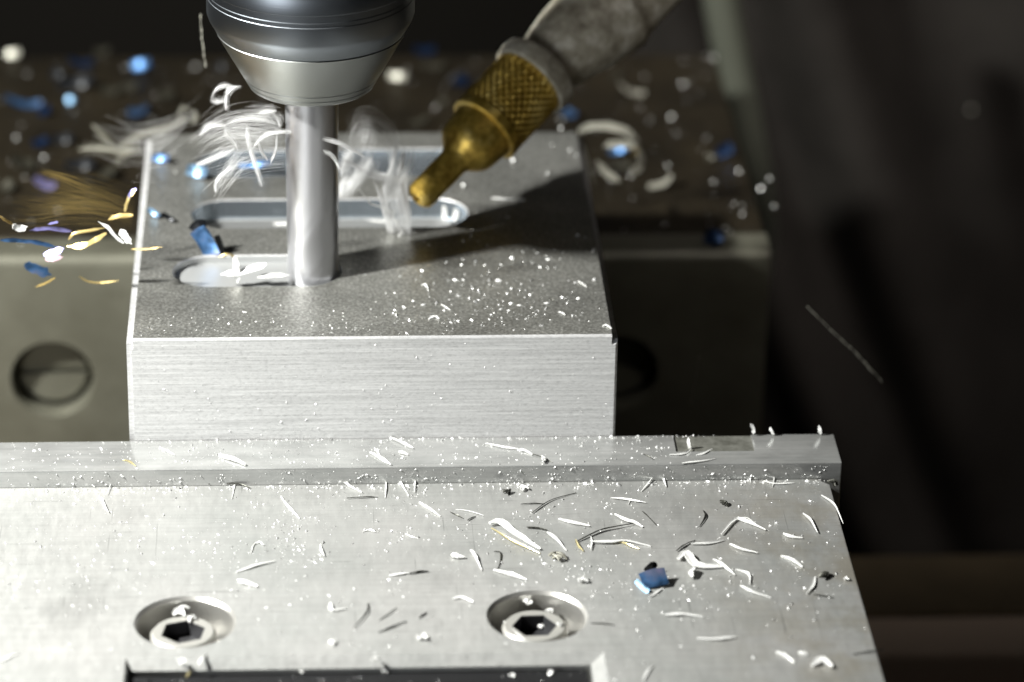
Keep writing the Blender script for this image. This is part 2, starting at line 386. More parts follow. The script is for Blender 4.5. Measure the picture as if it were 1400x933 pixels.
# rear jaw: plate with two screw holes, and the oily body behind it
RH = [(-21.6, -56.4), (99.3, -56.2)]
YP = 97.1
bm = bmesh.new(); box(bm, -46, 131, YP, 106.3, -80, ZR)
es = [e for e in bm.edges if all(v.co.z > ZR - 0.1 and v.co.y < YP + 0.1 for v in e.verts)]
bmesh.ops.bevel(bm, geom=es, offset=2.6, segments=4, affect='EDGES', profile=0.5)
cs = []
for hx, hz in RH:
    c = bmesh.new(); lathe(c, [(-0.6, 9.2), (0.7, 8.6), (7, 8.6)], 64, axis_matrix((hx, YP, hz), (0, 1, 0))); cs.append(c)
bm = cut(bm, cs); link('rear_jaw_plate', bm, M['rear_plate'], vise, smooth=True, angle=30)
for hx, hz in RH:                            # slotted screws sunk in the plate
    t = bmesh.new(); lathe(t, [(-3, 7.4), (-0.5, 7.4), (0, 6.9)], 48, axis_matrix((hx, YP + 4.0, hz), (0, -1, 0)))
    c = bmesh.new(); box(c, hx - 9, hx + 9, YP + 3, YP + 5.4, hz - 0.7, hz + 0.9)
    link('slotted_screw', cut(t, [c]), M['rear_plate'], vise, base=(hx, YP + 4, hz), smooth=True, angle=30)
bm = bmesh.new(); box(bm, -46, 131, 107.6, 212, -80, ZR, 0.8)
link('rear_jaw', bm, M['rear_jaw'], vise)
bm = bmesh.new(); box(bm, -10, 95, -11, 230, -109.9, -80.1, 1)
link('bed', bm, M['rear_jaw'], vise)

# ------------------------------------------------------------------ the block
bm = bmesh.new(); box(bm, 0, 90, 0, 97, -36, 0)
def sel(f): return [e for e in bm.edges if all(f(v.co) for v in e.verts)]
bmesh.ops.bevel(bm, geom=sel(lambda v: v.y < 0.1 and v.z > -0.1), offset=0.4, segments=1, affect='EDGES')
bmesh.ops.bevel(bm, geom=sel(lambda v: v.x < 0.01 and v.z > -0.6), offset=1.25, segments=2, affect='EDGES')
bmesh.ops.bevel(bm, geom=sel(lambda v: v.x > 89.99 and v.z > -0.6), offset=1.1, segments=2, affect='EDGES')
bmesh.ops.bevel(bm, geom=[e for e in bm.edges if abs(e.verts[0].co.z - e.verts[1].co.z) > 5 and e.verts[0].co.y < 0.5 and e.verts[0].co.x < 2], offset=1.0, segments=2, affect='EDGES')
bmesh.ops.bevel(bm, geom=[e for e in bm.edges if abs(e.verts[0].co.z - e.verts[1].co.z) > 5 and e.verts[0].co.y < 0.5 and e.verts[0].co.x > 88], offset=0.4, segments=1, affect='EDGES')
cs = []
SL = [((7.7, 39.5, 29.4, 7.0), 1.5), ((10.4, 64.6, 56.2, 6.9), 17), ((10.4, 66.5, 81.5, 6.9), 0.9)]
for a, dep in SL:
    c = bmesh.new(); prism(c, obround(*a), -min(dep, 4.2), 2); cs.append(c)
    if dep > 5:
        c = bmesh.new(); prism(c, obround(a[0] + 0.8, a[1] - 0.8, a[2], a[3] - 0.8), -dep, -3.0); cs.append(c)
bm = cut(bm, cs)
rim = [e for e in bm.edges if all(abs(v.co.z) < 0.01 and 5 < v.co.x < 80 and 15 < v.co.y < 92 for v in e.verts) and len(e.link_faces) == 2 and min(f.normal.z for f in e.link_faces) < 0.5]
bmesh.ops.bevel(bm, geom=rim, offset=0.22, segments=1, affect='EDGES')
bm.normal_update()
for f in bm.faces:
    ce = f.calc_center_median(); n = f.normal
    f.material_index = 1 if (n.z > 0.9 and ce.z > -0.2) else 0
    if -18 < ce.z < -0.5 and 5 < ce.x < 75 and 15 < ce.y < 92: f.material_index = 3 if ce.y < 38 or ce.z < -4.1 else 2
block = link('aluminium_block', bm, [M['block_side'], M['block_top'], M['slot_wall'], M['slot_floor']], None, base=(45, 48, -36), smooth=True, angle=20)
tag(block, 'silvery aluminium block with rounded slots milled in its top, clamped in the vise', 'metal block')

# ------------------------------------------------------------------ end mill, holder
TX, TY = 34.2, 29.0
Tm = Matrix.Translation((TX, TY, 0))
holder = empty('tool_holder', (TX, TY, 38), 'steel collet tool holder with a tapered nut, gripping the end mill', 'tool holder')
def sm_prof(p): return p
bm = bmesh.new()
lathe(bm, [(38.6, 8.2), (38.1, 10.4), (38.15, 11.1), (38.5, 11.6), (39.2, 12.0), (39.3, 11.97), (39.5, 12.06), (39.6, 12.22), (40.4, 12.65), (40.5, 12.62), (40.7, 12.72), (40.8, 12.87), (48.9, 17.3), (49.2, 17.4), (49.4, 17.25), (49.4, 9)], 128, Tm)
link('collet_nut', bm, M['nut'], holder, smooth=True, angle=22)
bm = bmesh.new()
lathe(bm, [(49.3, 10), (49.3, 17.25), (49.6, 17.5), (52.0, 18.8), (52.9, 19.1), (56.3, 19.1), (56.4, 19.02), (56.7, 19.02), (56.75, 19.1), (57.2, 19.1), (57.35, 19.03), (58.6, 19.03), (58.7, 19.1), (61.5, 19.1), (61.7, 19.04), (62, 19.04), (62.1, 19.1), (95, 19.1), (95, 5)], 128, Tm)
link('holder_body', bm, M['holder'], holder, smooth=True, angle=22)
bm = bmesh.new()
def flute(z, r, a):
    if z > 17 or r < 4: return r
    k = min(1, (17 - z) / 5)
    s = (1.5 * (a * 2 / math.pi - z * 0.09)) % 1.5 / 1.5     # three gentle flutes
    return r - k * (0.11 * max(0, math.sin(s * math.pi)) ** 2 if s < 0.75 else 0.04)
pr = [(-1.4, 1.0), (-1.45, 4.6), (-1.3, 4.9)] + [(-1 + 0.5 * i, 4.95) for i in range(84)]
lathe(bm, pr, 96, Tm, flute)
o = link('end_mill', bm, M['tool'], None, base=(TX, TY, -4), smooth=True, angle=35)
tag(o, 'grey round end mill cutting the front slot in the block', 'milling cutter')

# ------------------------------------------------------------------ brass nozzle and its grey fitting
tip = at(571, 273, 1, 45.5)
NA = Vector((0.66, 0.60, 0.475)).normalized()
nozzle = empty('coolant_nozzle', tip, 'brass coolant nozzle with a knurled grip on a dirty grey fitting, aimed at the cutter', 'nozzle')
Nm = axis_matrix(tip, NA)
bm = bmesh.new(); lathe(bm, [(2.0, 0.3), (1.2, 0.75), (0, 0.8), (-0.15, 1.5), (0.15, 2.3), (0.7, 2.8), (1.6, 2.95), (11.0, 3.0), (12.0, 3.5), (13.4, 4.9), (14.4, 5.7), (15.4, 6.05), (20.0, 6.6), (20.3, 6.6), (20.3, 3)], 64, Nm)
link('tip', bm, M['brass'], nozzle, smooth=True, angle=28)
bm = bmesh.new()
def knurl(z, r, a):
    if r < 7.5: return r
    n = 27
    p, q = a / (2 * math.pi) * n + z * 0.52, a / (2 * math.pi) * n - z * 0.52
    t = lambda s: abs((s % 1) * 2 - 1)
    return r - 0.7 * (1 - min(t(p), t(q))) ** 2 if 22.0 < z < 34.0 else r
lathe(bm, [(20.0, 3), (20.0, 7.1), (20.3, 7.6), (21.3, 7.7), (21.8, 7.6)] + [(22.0 + 0.2 * i, 7.65) for i in range(61)] + [(34.3, 7.6), (34.8, 7.2), (34.8, 3)], 304, Nm, knurl)
link('knurled_grip', bm, M['brass'], nozzle, smooth=True, angle=40)
bm = bmesh.new(); lathe(bm, [(34.4, 3), (34.3, 7.8), (34.6, 8.4), (36.2, 8.7), (38.0, 8.4), (38.9, 7.2), (38.9, 3)], 48, Nm)
link('collar', bm, M['fitting'], nozzle, smooth=True, angle=35)
bm = bmesh.new()
e0 = tip + NA * 38
pth = spline([e0, e0 + NA * 5 + Vector((0.5, 0, 0)), e0 + NA * 11 + Vector((2, 0, 0.5)), e0 + NA * 17 + Vector((5.5, 0, 1)), e0 + NA * 24 + Vector((11, 0, 3)), e0 + NA * 50 + Vector((32, 4, 14))], 40)
def prad(i):
    t = i / 40
    return [6.0, 7.6, 9.0, 8.6, 5.0, 4.7][min(5, int(t * 5))] * (1 - (t * 5) % 1) + [6.0, 7.6, 9.0, 8.6, 5.0, 4.7, 4.7][min(6, int(t * 5) + 1)] * ((t * 5) % 1)
tube(bm, pth, [prad(i) for i in range(41)], 32)
link('pipe_elbow', bm, M['fitting'], nozzle, smooth=True)

#SWARF
# ------------------------------------------------------------------ swarf
HALF = ((LAMP_POS - Vector((40, 0, 0))).normalized() + (CAM - Vector((40, 0, 0))).normalized()).normalized()
def strip(bm, P, w, th, normals, curl=0.25, taper=0.55):
    """a thin bent metal ribbon along P, its flat side facing normals"""
    n = len(P); rings = []
    for i, p in enumerate(P):
        t = (P[min(i + 1, n - 1)] - P[max(i - 1, 0)]).normalized()
        nn = normals[i] if isinstance(normals, list) else normals
        nn = (nn - t * nn.dot(t)); nn = nn.normalized() if nn.length > 1e-4 else t.orthogonal().normalized()
        s = nn.cross(t).normalized()
        k = i / (n - 1); e = min(k, 1 - k) * 2
        ww = (w[i] if isinstance(w, list) else w * (taper + (1 - taper) * min(1, e * 3.5))) / 2
        c = ww * curl
        rings.append([bm.verts.new(q) for q in (p - s * ww + nn * c, p - nn * 0.0, p + s * ww + nn * c, p + s * ww + nn * (c + th), p + nn * th, p - s * ww + nn * (c + th))])
    for a, b in zip(rings, rings[1:]):
        for k in range(6): bm.faces.new((a[k], a[(k + 1) % 6], b[(k + 1) % 6], b[k]))
    for ring in (rings[0], rings[-1]): bm.faces.new((ring[0], ring[1], ring[4], ring[5])); bm.faces.new((ring[1], ring[2], ring[3], ring[4]))
PLANES = {'V': ZV, 'J': ZJ, 'T': 0.0, 'R': ZR, 'I': ZV - 2.2, 'H': ZV - 3.2}
rs = random.Random(5)
def sliver(px, wpx, plane, style, label, bow=None, roll=None, curl=0.28, name='aluminium_sliver', cat='metal sliver', group='aluminium slivers scattered on the vise', lift=0.0, thick=None):
    z = PLANES[plane]
    P = spline([at(u, v, 2, z) for u, v in px], 9)
    t = (P[-1] - P[0]); L = t.length; t = t.normalized()
    w = wpx / 7.7 / math.sqrt(t.y ** 2 + 0.4 * t.x ** 2) * (0.6 if wpx < 8 else 0.72)
    th = thick or max(0.1, min(0.3, w * 0.3))
    if bow is None: bow = min(0.5, L * rs.uniform(0.0, 0.02))
    if roll is None: roll = rs.uniform(0.0, 0.5) if style != 'd' else rs.uniform(-0.9, -0.5)
    tilt = rs.uniform(-0.25, 0.25) * min(1.0, L * 0.08)
    lowest = abs(math.sin(roll)) * w * 0.5
    out = []
    for i, p in enumerate(P):
        k = i / 9
        wob, wo2 = rs.uniform(-1, 1) * 0.04 * w, rs.uniform(-1, 1) * 0.04 * w
        out.append(p + Vector((wob, wo2, lowest + bow * 4 * k * (1 - k) + max(0, tilt * (k - 0.5) + abs(tilt) * 0.5) * 2 + lift)))
    n = Vector((0, 0, 1)); sd = n.cross(t)
    if sd.dot(Vector((-0.5, -0.85, 0))) < 0: sd = -sd
    N = []
    for i in range(10):
        a = roll + 0.25 * math.sin(i * 0.6 + roll * 9); N.append(n * math.cos(a) + sd * math.sin(a))
    bm = bmesh.new(); tip_ = rs.random() < 0.5
    pk = rs.uniform(0.25, 0.75); W = [w * 1.15 * rs.uniform(0.82, 1.08) * max(0.22, min(1.0, (i / 9) / pk * 0.8 + 0.35 if i / 9 < pk else (1 - i / 9) / (1 - pk) * 0.9 + 0.2)) for i in range(10)]
    strip(bm, out, W, th, N, curl)
    c = P[5]
    o = link(name, bm, M[style], None, base=(c.x, c.y, z), smooth=False)
    return tag(o, label, cat, group)
def crumb(u, v, rpx, plane, style, label, name='metal_crumb', group='crumbs of swarf on the vise', z=None, cat='metal crumb'):
    zz = PLANES[plane] if z is None else z
    p = at(u, v, 2, zz); r = rpx / 7.6
    bm = bmesh.new()
    for k in range(4):
        d = Vector((rs.uniform(-1, 1), rs.uniform(-1, 1), 0)) * r * 0.6
        a = rs.uniform(0, 6.3); t = Vector((math.cos(a), math.sin(a), rs.uniform(-0.1, 0.5)))
        q = [p + d + t * (s_ - 0.5) * r * 1.6 + Vector((0, 0, r * 0.3 + 0.25 * r * math.sin(s_ * 3.1))) for s_ in (0, 0.33, 0.66, 1)]
        strip(bm, q, r * rs.uniform(0.5, 0.9), r * 0.25, Vector((rs.uniform(-.6, .6), rs.uniform(-.6, .6), 1)).normalized(), 0.4)
    return tag(link(name, bm, M[style], None, base=(p.x, p.y, zz), smooth=True, angle=40), label, cat, group)

SLIVERS = [
 ([(96,642),(112,655),(130,668)], 2.4,'V','w','thin straight sliver leaning on the jaw step, furthest left of those on the step'),
 ([(158,647),(146,678)], 2.2,'V','w','thin sliver crossing the jaw step, just right of the furthest left one'),
 ([(138,681),(142,690),(149,703)], 4.5,'V','w','short stout white sliver below the jaw step at the far left'),
 ([(168,630),(176,632),(186,638)], 4,'J','y','tiny straw and black flake on the jaw plate below the block corner'),
 ([(299,624),(318,630),(336,638)], 8,'J','w','broad white tapering flake, largest on the jaw plate before the block'),
 ([(221,614),(230,619),(239,624)], 3,'J','w','small white sliver on the jaw plate, left of the broad tapering flake'),
 ([(298,646),(291,656),(285,664)], 6,'V','d','dark twisted scrap on the jaw step below the broad flake'),
 ([(323,650),(320,665),(317,683)], 4,'V','w','white upright sliver of the small cross on the jaw step'),
 ([(310,664),(326,664),(342,669)], 4,'V','d','dark cross-piece lying over the white upright sliver at the jaw step'),
 ([(384,680),(394,695),(410,710)], 5.5,'V','w','bright curved sliver below the jaw step, above the curled shaving'),
 ([(343,758),(346,746),(354,743),(361,747)], 4,'V','w','small curled white shaving between the jaw step and the left screw'),
 ([(323,783),(350,775),(376,769)], 5,'V','w','long tapering white sliver just below the curled shaving'),
 ([(326,796),(336,799),(352,804)], 8,'V','w','blunt white flake with a tail, above and right of the left screw hole'),
 ([(0,906),(12,900),(26,894)], 5,'V','w','white sliver cut by the picture edge, left of the black insert'),
 ([(271,912),(277,903),(283,896)], 7,'V','w','white stub lying over the pocket rim below the left screw'),
 ([(255,927),(262,919),(268,914)], 7,'I','y','straw coloured stub on the black insert below the left screw'),
 ([(460,647),(470,659),(480,667),(495,674)], 6,'V','w','white shaving draped over the jaw step, trailing to a point'),
 ([(474,683),(495,682),(516,681)], 2.4,'V','d','thin dark horizontal sliver just below the draped shaving'),
 ([(527,655),(528,668),(527,682)], 3.6,'V','w','short upright sliver on the jaw step, first of the middle trio'),
 ([(541,651),(549,664),(559,679)], 4.6,'V','w','slanted white sliver on the jaw step, second of the middle trio'),
 ([(569,645),(568,660),(567,675)], 3.4,'V','w','slim upright sliver on the jaw step, third of the middle trio'),
 ([(573,687),(586,696),(602,707)], 5.6,'V','w','bright slanted sliver below the middle trio on the jaw step'),
 ([(615,702),(623,706),(633,710)], 4,'V','d','dark short chip right of the bright slanted sliver'),
 ([(639,713),(644,710),(651,707)], 3,'V','d','tiny dark dash right of the dark short chip'),
 ([(623,697),(640,700),(661,706)], 1.5,'V','w','hair-thin thread over the tiny dark dash'),
 ([(496,728),(504,726),(513,728)], 2.6,'V','w','tiny white arc above the stub between the two screws'),
 ([(554,731),(562,735),(572,737)], 2.6,'V','w','tiny forked scrap above the middle of the vise top'),
 ([(438,746),(439,754),(444,762)], 6,'V','w','stubby white chip between the curled shaving and the tiny white arc'),
 ([(532,788),(545,787),(560,785)], 4.4,'V','w','bright half of the two-toned sliver midway between the screws'),
 ([(560,786),(572,784),(586,783)], 4.4,'V','d','dark half of the two-toned sliver midway between the screws'),
 ([(618,760),(626,764),(635,764)], 8,'V','w','fat white blob of swarf right of the two-toned sliver'),
 ([(643,755),(651,764),(659,781)], 6.5,'V','w','bent white sliver between the white blob and the dark hook'),
 ([(619,820),(631,819),(647,825)], 5,'V','w','white sliver left of the right screw hole'),
 ([(452,826),(454,836),(474,833)], 6.5,'V','w','white boot-shaped chip above the dark curved sliver'),
 ([(503,826),(501,840),(483,861)], 3.6,'V','d','dark curved sliver, tallest between the two screws'),
 ([(542,833),(531,841),(519,849)], 2.6,'V','d','faint dark dash right of the dark curved sliver'),
 ([(556,851),(540,857),(518,866)], 3.6,'V','d','straight dark sliver above the pocket rim'),
 ([(584,839),(578,842),(573,847)], 4,'V','d','short dark chip right of the straight dark sliver'),
 ([(669,720),(684,718),(706,733),(739,753)], 13,'V','w','largest broad white shaving, above the right screw'),
 ([(672,726),(700,742),(738,758)], 5,'V','y','narrow shaving lying along the lower side of the largest one'),
 ([(764,711),(786,717),(806,721)], 6,'V','w','plump white sliver right of the largest shaving'),
 ([(720,723),(733,724),(748,727)], 5,'V','d','dark mottled chip above the slanting white sliver'),
 ([(748,730),(762,741),(775,754)], 6,'V','w','slanting white sliver that points at the grey clump'),
 ([(675,755),(684,757),(684,768),(680,779)], 4,'V','d','dark hook-shaped chip above the right screw hole'),
 ([(675,781),(696,787),(720,794)], 6.5,'V','w','straight white sliver just above the right screw hole'),
 ([(728,703),(741,693),(757,684),(788,675)], 2.8,'V','d','long thin dark sliver slanting below the jaw step'),
 ([(712,691),(727,690),(744,690)], 2,'V','d','thin dash crossing the tail of the long dark sliver'),
 ([(835,682),(858,685),(883,689)], 3.2,'V','w','thin level sliver left of the leaning pair'),
 ([(864,682),(861,686),(859,691)], 2.6,'V','w','tiny upright stub on the thin level sliver'),
 ([(878,700),(886,708),(897,719)], 3.6,'V','d','dark slanting sliver below the thin level one'),
 ([(841,706),(856,714),(868,717),(879,722)], 7,'V','w','white wedge at the end of the long dark rod'),
 ([(787,743),(818,729),(840,724),(864,719)], 4.4,'V','d','long dark rod right of the largest shaving'),
 ([(787,739),(791,748),(798,755)], 5,'V','y','straw tinted bent end under the long dark rod'),
 ([(807,744),(835,744),(857,742),(890,748)], 4.6,'V','w','long level white sliver under the dark rod'),
 ([(807,732),(809,742),(808,754)], 3.6,'V','w','short upright sliver crossing the long level one'),
 ([(835,741),(850,743),(862,748),(874,752)], 3.6,'V','y','straw tinted sliver laid over the long level one'),
 ([(877,673),(889,660),(902,645)], 3.2,'V','w','left one of the leaning pair at the jaw step'),
 ([(905,643),(907,654),(911,667)], 4.6,'V','w','right one of the leaning pair at the jaw step'),
 ([(887,818),(898,811),(909,803)], 4.6,'V','w','white sliver tucked under the blue chip'),
 ([(909,843),(933,842),(961,845)], 5.5,'V','w','level white sliver below the blue chip'),
 ([(953,874),(978,876),(1006,873)], 4.5,'V','w','pale level sliver below and right of the blue chip'),
 ([(807,853),(823,854),(840,856)], 2.6,'V','d','thin dark dash touching the rim of the right screw hole'),
 ([(880,931),(885,920),(894,911)], 5,'V','w','blurred pale sliver at the bottom edge, right of the pocket'),
 ([(916,623),(928,623),(938,620),(945,613)], 4,'J','w','white curved shaving at the dark recess in the jaw plate'),
 ([(952,623),(962,621),(974,615)], 4,'J','w','short shaving right of the curved one at the dark recess'),
 ([(932,635),(955,633),(978,628)], 3,'J','w','slim sliver just below the dark recess'),
 ([(1061,628),(1059,647),(1056,667)], 5.5,'V','w','upright white stick on the jaw step near its end'),
 ([(1044,659),(1062,663),(1086,661)], 2.8,'V','w','thin bar across the foot of the upright white stick'),
 ([(961,699),(964,708),(956,721)], 4.6,'V','d','dark crescent chip left of the wishbone shaving'),
 ([(986,733),(1004,713),(1018,714),(1047,726)], 5,'V','w','white wishbone shaving near the vise edge'),
 ([(1005,714),(1020,709),(1035,719)], 2.6,'V','w','thin loop above the wishbone shaving'),
 ([(1098,703),(1109,714),(1118,731)], 5.6,'V','w','white slanting sliver by the vise corner'),
 ([(1123,678),(1141,692),(1153,717)], 4.6,'V','w','sliver overhanging the vise corner'),
 ([(1071,731),(1083,736),(1097,737)], 5.6,'V','w','small ragged flake left of the vise edge, the upper of two'),
 ([(1068,761),(1082,766),(1097,776)], 7.5,'V','w','ragged flake left of the vise edge, the lower of two'),
 ([(998,745),(1014,753),(1036,758)], 5,'V','w','smooth white sliver under the wishbone shaving'),
 ([(925,755),(938,746),(951,740)], 4,'V','d','dark slanting chip above the dog-bone flake'),
 ([(945,746),(966,745),(990,740)], 3.8,'V','w','level sliver above the dog-bone flake'),
 ([(927,768),(938,760),(952,776),(987,777)], 10,'V','w','fat dog-bone shaped white flake right of the blue chip'),
 ([(975,766),(990,775),(1005,788)], 5.8,'V','w','sliver touching the end of the dog-bone flake'),
 ([(1007,780),(1024,787),(1026,800)], 5.5,'V','w','small hooked flake right of the dog-bone flake'),
 ([(1012,803),(1030,812),(1054,818)], 5,'V','w','tapering sliver below the small hooked flake'),
 ([(1115,790),(1111,804),(1103,814)], 5.6,'V','w','white sliver slanting beside the dark crumb by the vise edge'),
 ([(1112,814),(1125,816),(1140,819)], 3,'V','d','thin dark dash below the dark crumb by the vise edge'),
 ([(1061,893),(1072,898),(1086,907)], 6,'V','w','stout sliver near the lower vise edge, left of the crumpled flake'),
 ([(1092,893),(1098,895),(1104,897)], 7,'V','w','small pale fleck above the crumpled flake'),
 ([(1110,912),(1124,906),(1138,915)], 9,'V','w','crumpled white flake near the lower vise edge'),
 ([(1166,896),(1186,893),(1208,891)], 2.6,'V','d','thin dark sliver overhanging the side of the vise'),
 ([(664,607),(686,613),(711,616)], 3,'J','w','thin arm of the kinked shaving on the jaw plate'),
 ([(710,616),(718,618),(728,623)], 6,'J','w','thick joint of the kinked shaving on the jaw plate'),
 ([(728,622),(742,627),(755,633)], 3.4,'J','d','dark tail of the kinked shaving on the jaw plate'),
 ([(533,599),(548,606),(565,615)], 4.6,'J','w','white sliver on the jaw plate against the foot of the block'),
 ([(506,620),(520,628),(535,637)], 7,'J','w','forked white sliver on the jaw plate, its thick prong'),
 ([(512,613),(517,621),(522,628)], 4,'J','w','thin prong standing on the forked sliver on the jaw plate'),
 ([(546,619),(551,621),(558,623)], 7,'J','w','pale short fleck right of the forked sliver'),
 ([(879,622),(885,625),(892,629)], 4,'J','d','dark fleck on the jaw plate left of the dark recess'),
]
for a in SLIVERS: sliver(*a)
# the sliver that bridges the right screw hole, those standing up on the back edge of the jaw plate
sliver([(689,835),(706,852),(726,870)], 4.5, 'V', 'w', 'white sliver leaning down into the right screw hole', roll=0.1, bow=0, lift=-2.2)
def air_strip(name, px, wpx, y, style, label, cat, group, normal=None, th=0.12, parent=None, curl=0.1, n=10, taper=0.3, dy=0.0):
    sc = FPX / ((at(*px[0], 1, y) - CAM).length)
    P = spline([at(u, v, 1, y + dy * i / max(1, len(px) - 1)) for i, (u, v) in enumerate(px)], n)
    nn = (normal if normal is not None else HALF + Vector((rs.uniform(-.3, .3), rs.uniform(-.3, .3), rs.uniform(-.3, .3)))).normalized()
    wm = wpx / sc; tp = rs.random() < 0.5
    W = [wm * rs.uniform(0.8, 1.1) * (1 if 1 < i < n - 1 else (taper if (i <= 1) == tp else 0.8)) * (0.4 if i in (0, n) else 1) for i in range(n + 1)]
    P = [p + Vector((rs.uniform(-1, 1), rs.uniform(-1, 1), rs.uniform(-1, 1))) * 0.05 * wm for p in P]
    bm = bmesh.new(); strip(bm, P, W, th, nn, curl, taper)
    c = P[len(P) // 2]
    o = link(name, bm, M[style], parent, base=c if parent is None else None, smooth=True, angle=40)
    return tag(o, label, cat, group) if parent is None else o
for px, l in (([(1030, 594), (1030, 586), (1026, 580)], 'thin curl standing on the back edge of the jaw plate by the dark recess'),
              ([(1058, 594), (1055, 589), (1054, 584)], 'stubby chip standing on the back edge of the jaw plate'),
              ([(1122, 594), (1121, 588), (1120, 582)], 'slim chip standing on the back edge near the end of the jaw plate'),
              ([(944, 616), (942, 606), (941, 597)], 'bright upright chip in the dark recess of the jaw plate')):
    air_strip('aluminium_sliver', px, 5, -0.8 if px[0][1] < 600 else -5, 'w', l, 'metal sliver', 'aluminium slivers scattered on the vise')
for u, v, r, p, st, l in [(762,764,9,'V','pw','grey clump of crumbs at the tip of the slanting white sliver'),(577,874,6,'V','w','round white crumb above the pocket rim'),
    (455,881,5,'V','w','tall white crumb left of the round one, above the pocket rim'),(513,903,5,'V','w','white crumb on the pocket chamfer'),
    (799,796,7,'V','w','white crumb above the rim of the right screw hole'),(990,690,6,'V','d','dark twisted crumb below the jaw step'),
    (1127,790,7,'V','d','dark crumb beside the vise edge'),(1156,793,4,'V','w','round white crumb on the vise edge'),(752,655,7,'V','w','pale crumb cluster on the jaw step'),
    (693,674,6,'V','d','dark crumb pair below the jaw step'),(716,670,6,'V','w','white flake crumb below the jaw step, left of the pale cluster'),
    (944,787,9,'V','w','white lump under the dog-bone flake'),(742,632,6,'J','w','white splash of crumbs at the kinked shaving'),
    (1140,663,7,'V','d','brown scrap caught in the gap at the vise corner'),(414,920,4,'I','w','pale crumb on the black insert, furthest left'),
    (434,914,3,'I','w','tiny crumb on the black insert, beside the furthest left one'),(528,919,4,'I','w','oval crumb in the middle of the black insert'),
    (752,921,4,'I','w','round crumb on the black insert, nearest its right end'),(699,925,3,'I','w','faint crumb on the black insert, second from its right end'),
    (248,905,5,'V','w','white crumb on the rim below the left screw')]:
    crumb(u, v, r, p, st, l)
crumb(248, 838, 9, 'V', 'w', 'white crumbs heaped on the left screw head', z=ZV - 1.9)
crumb(262, 848, 6, 'V', 'w', 'white crumb on the edge of the left screw socket', z=ZV - 1.9)
crumb(722, 826, 6, 'V', 'w', 'white crumbs on the right screw head', z=ZV - 1.9)

crumb(270, 862, 5, 'V', 'w', 'white crumb in the hollow beside the left screw', z=ZV - 4)
crumb(752, 838, 6, 'V', 'w', 'white crumb in the hollow beside the right screw', z=ZV - 3)
crumb(765, 855, 5, 'V', 'w', 'white crumb on the far rim of the right screw hole', z=ZV - 1.9)
crumb(740, 858, 4, 'V', 'w', 'white crumb on the edge of the right screw socket', z=ZV - 1.9)
# the blue folded chip on the vise
bc = empty('blue_chip', at(890, 808, 2, ZV), 'folded blue heat-tinted chip lying on the vise near its right edge', 'metal chip')
bm = bmesh.new(); p0, p1 = at(877, 801, 2, ZV) + Vector((0, 0, 0.7)), at(911, 797, 2, ZV) + Vector((0, 0, 1.3))
strip(bm, spline([p0, (p0 + p1) / 2 + Vector((0, 0, 0.15)), p1], 8), [3.3, 3.4, 3.5, 3.5, 3.6, 3.6, 3.5, 3.4, 3.3], 0.15, Vector((0.05, -0.55, 1)).normalized(), 0.06, 1.0)
link('blade', bm, M['b'], bc, smooth=True, angle=30)
bm = bmesh.new(); q = at(870, 798, 2, ZV); strip(bm, spline([q + Vector((0, 0, 0.5)), q + Vector((0.8, -1.6, 0.3)), q + Vector((1.9, -3.4, 0.15))], 8), 1.0, 0.15, Vector((-0.6, -0.5, 0.7)).normalized(), 0.2, 0.9)
link('lower_fold', bm, M['lb'], bc, smooth=True, angle=30)
bm = bmesh.new(); q = at(889, 785, 2, ZV); strip(bm, spline([q + Vector((-1.0, 0.3, 0.6)), q + Vector((0.2, 0.5, 1.5)), q + Vector((1.0, 0.4, 1.0))], 8), 1.3, 0.15, Vector((0.6, -0.6, 0.2)).normalized(), 0.2, 0.6)
link('upper_fold', bm, M['k'], bc, smooth=True, angle=30)

# on the block's top
TG = 'chips lying on the top of the block'
for a in [([(672,273),(690,275),(718,274)], 4,'T','w','long blurred sliver on the block behind the cutter shadow'),
          ([(586,437),(594,434),(601,437)], 4.5,'T','w','white ragged chip on the block near its front edge'),
          ([(603,417),(609,421),(616,425)], 3,'T','w','small slanted sliver on the block above the white ragged chip'),
          ([(576,392),(581,391),(586,396)], 5,'T','w','white chip with a dark hollow in the middle of the block top'),
          ([(790,386),(796,389),(802,393)], 4,'T','w','bright chip on the block near its right edge'),
          ([(764,427),(768,429),(773,432)], 4,'T','w','short bright dash on the block, right of the front middle'),
          ([(824,447),(829,446),(836,450)], 5,'T','w','tiny chip at the front right corner of the block'),
          ([(810,347),(812,343),(813,339)], 5,'T','w','pale chip at the right edge of the block beside the shadow'),
          ([(750,410),(756,412),(760,415)], 4,'T','d','dark speck-like chip on the block, right of the front middle')]:
    sliver(*a, name='block_chip', cat='metal chip', group=TG)

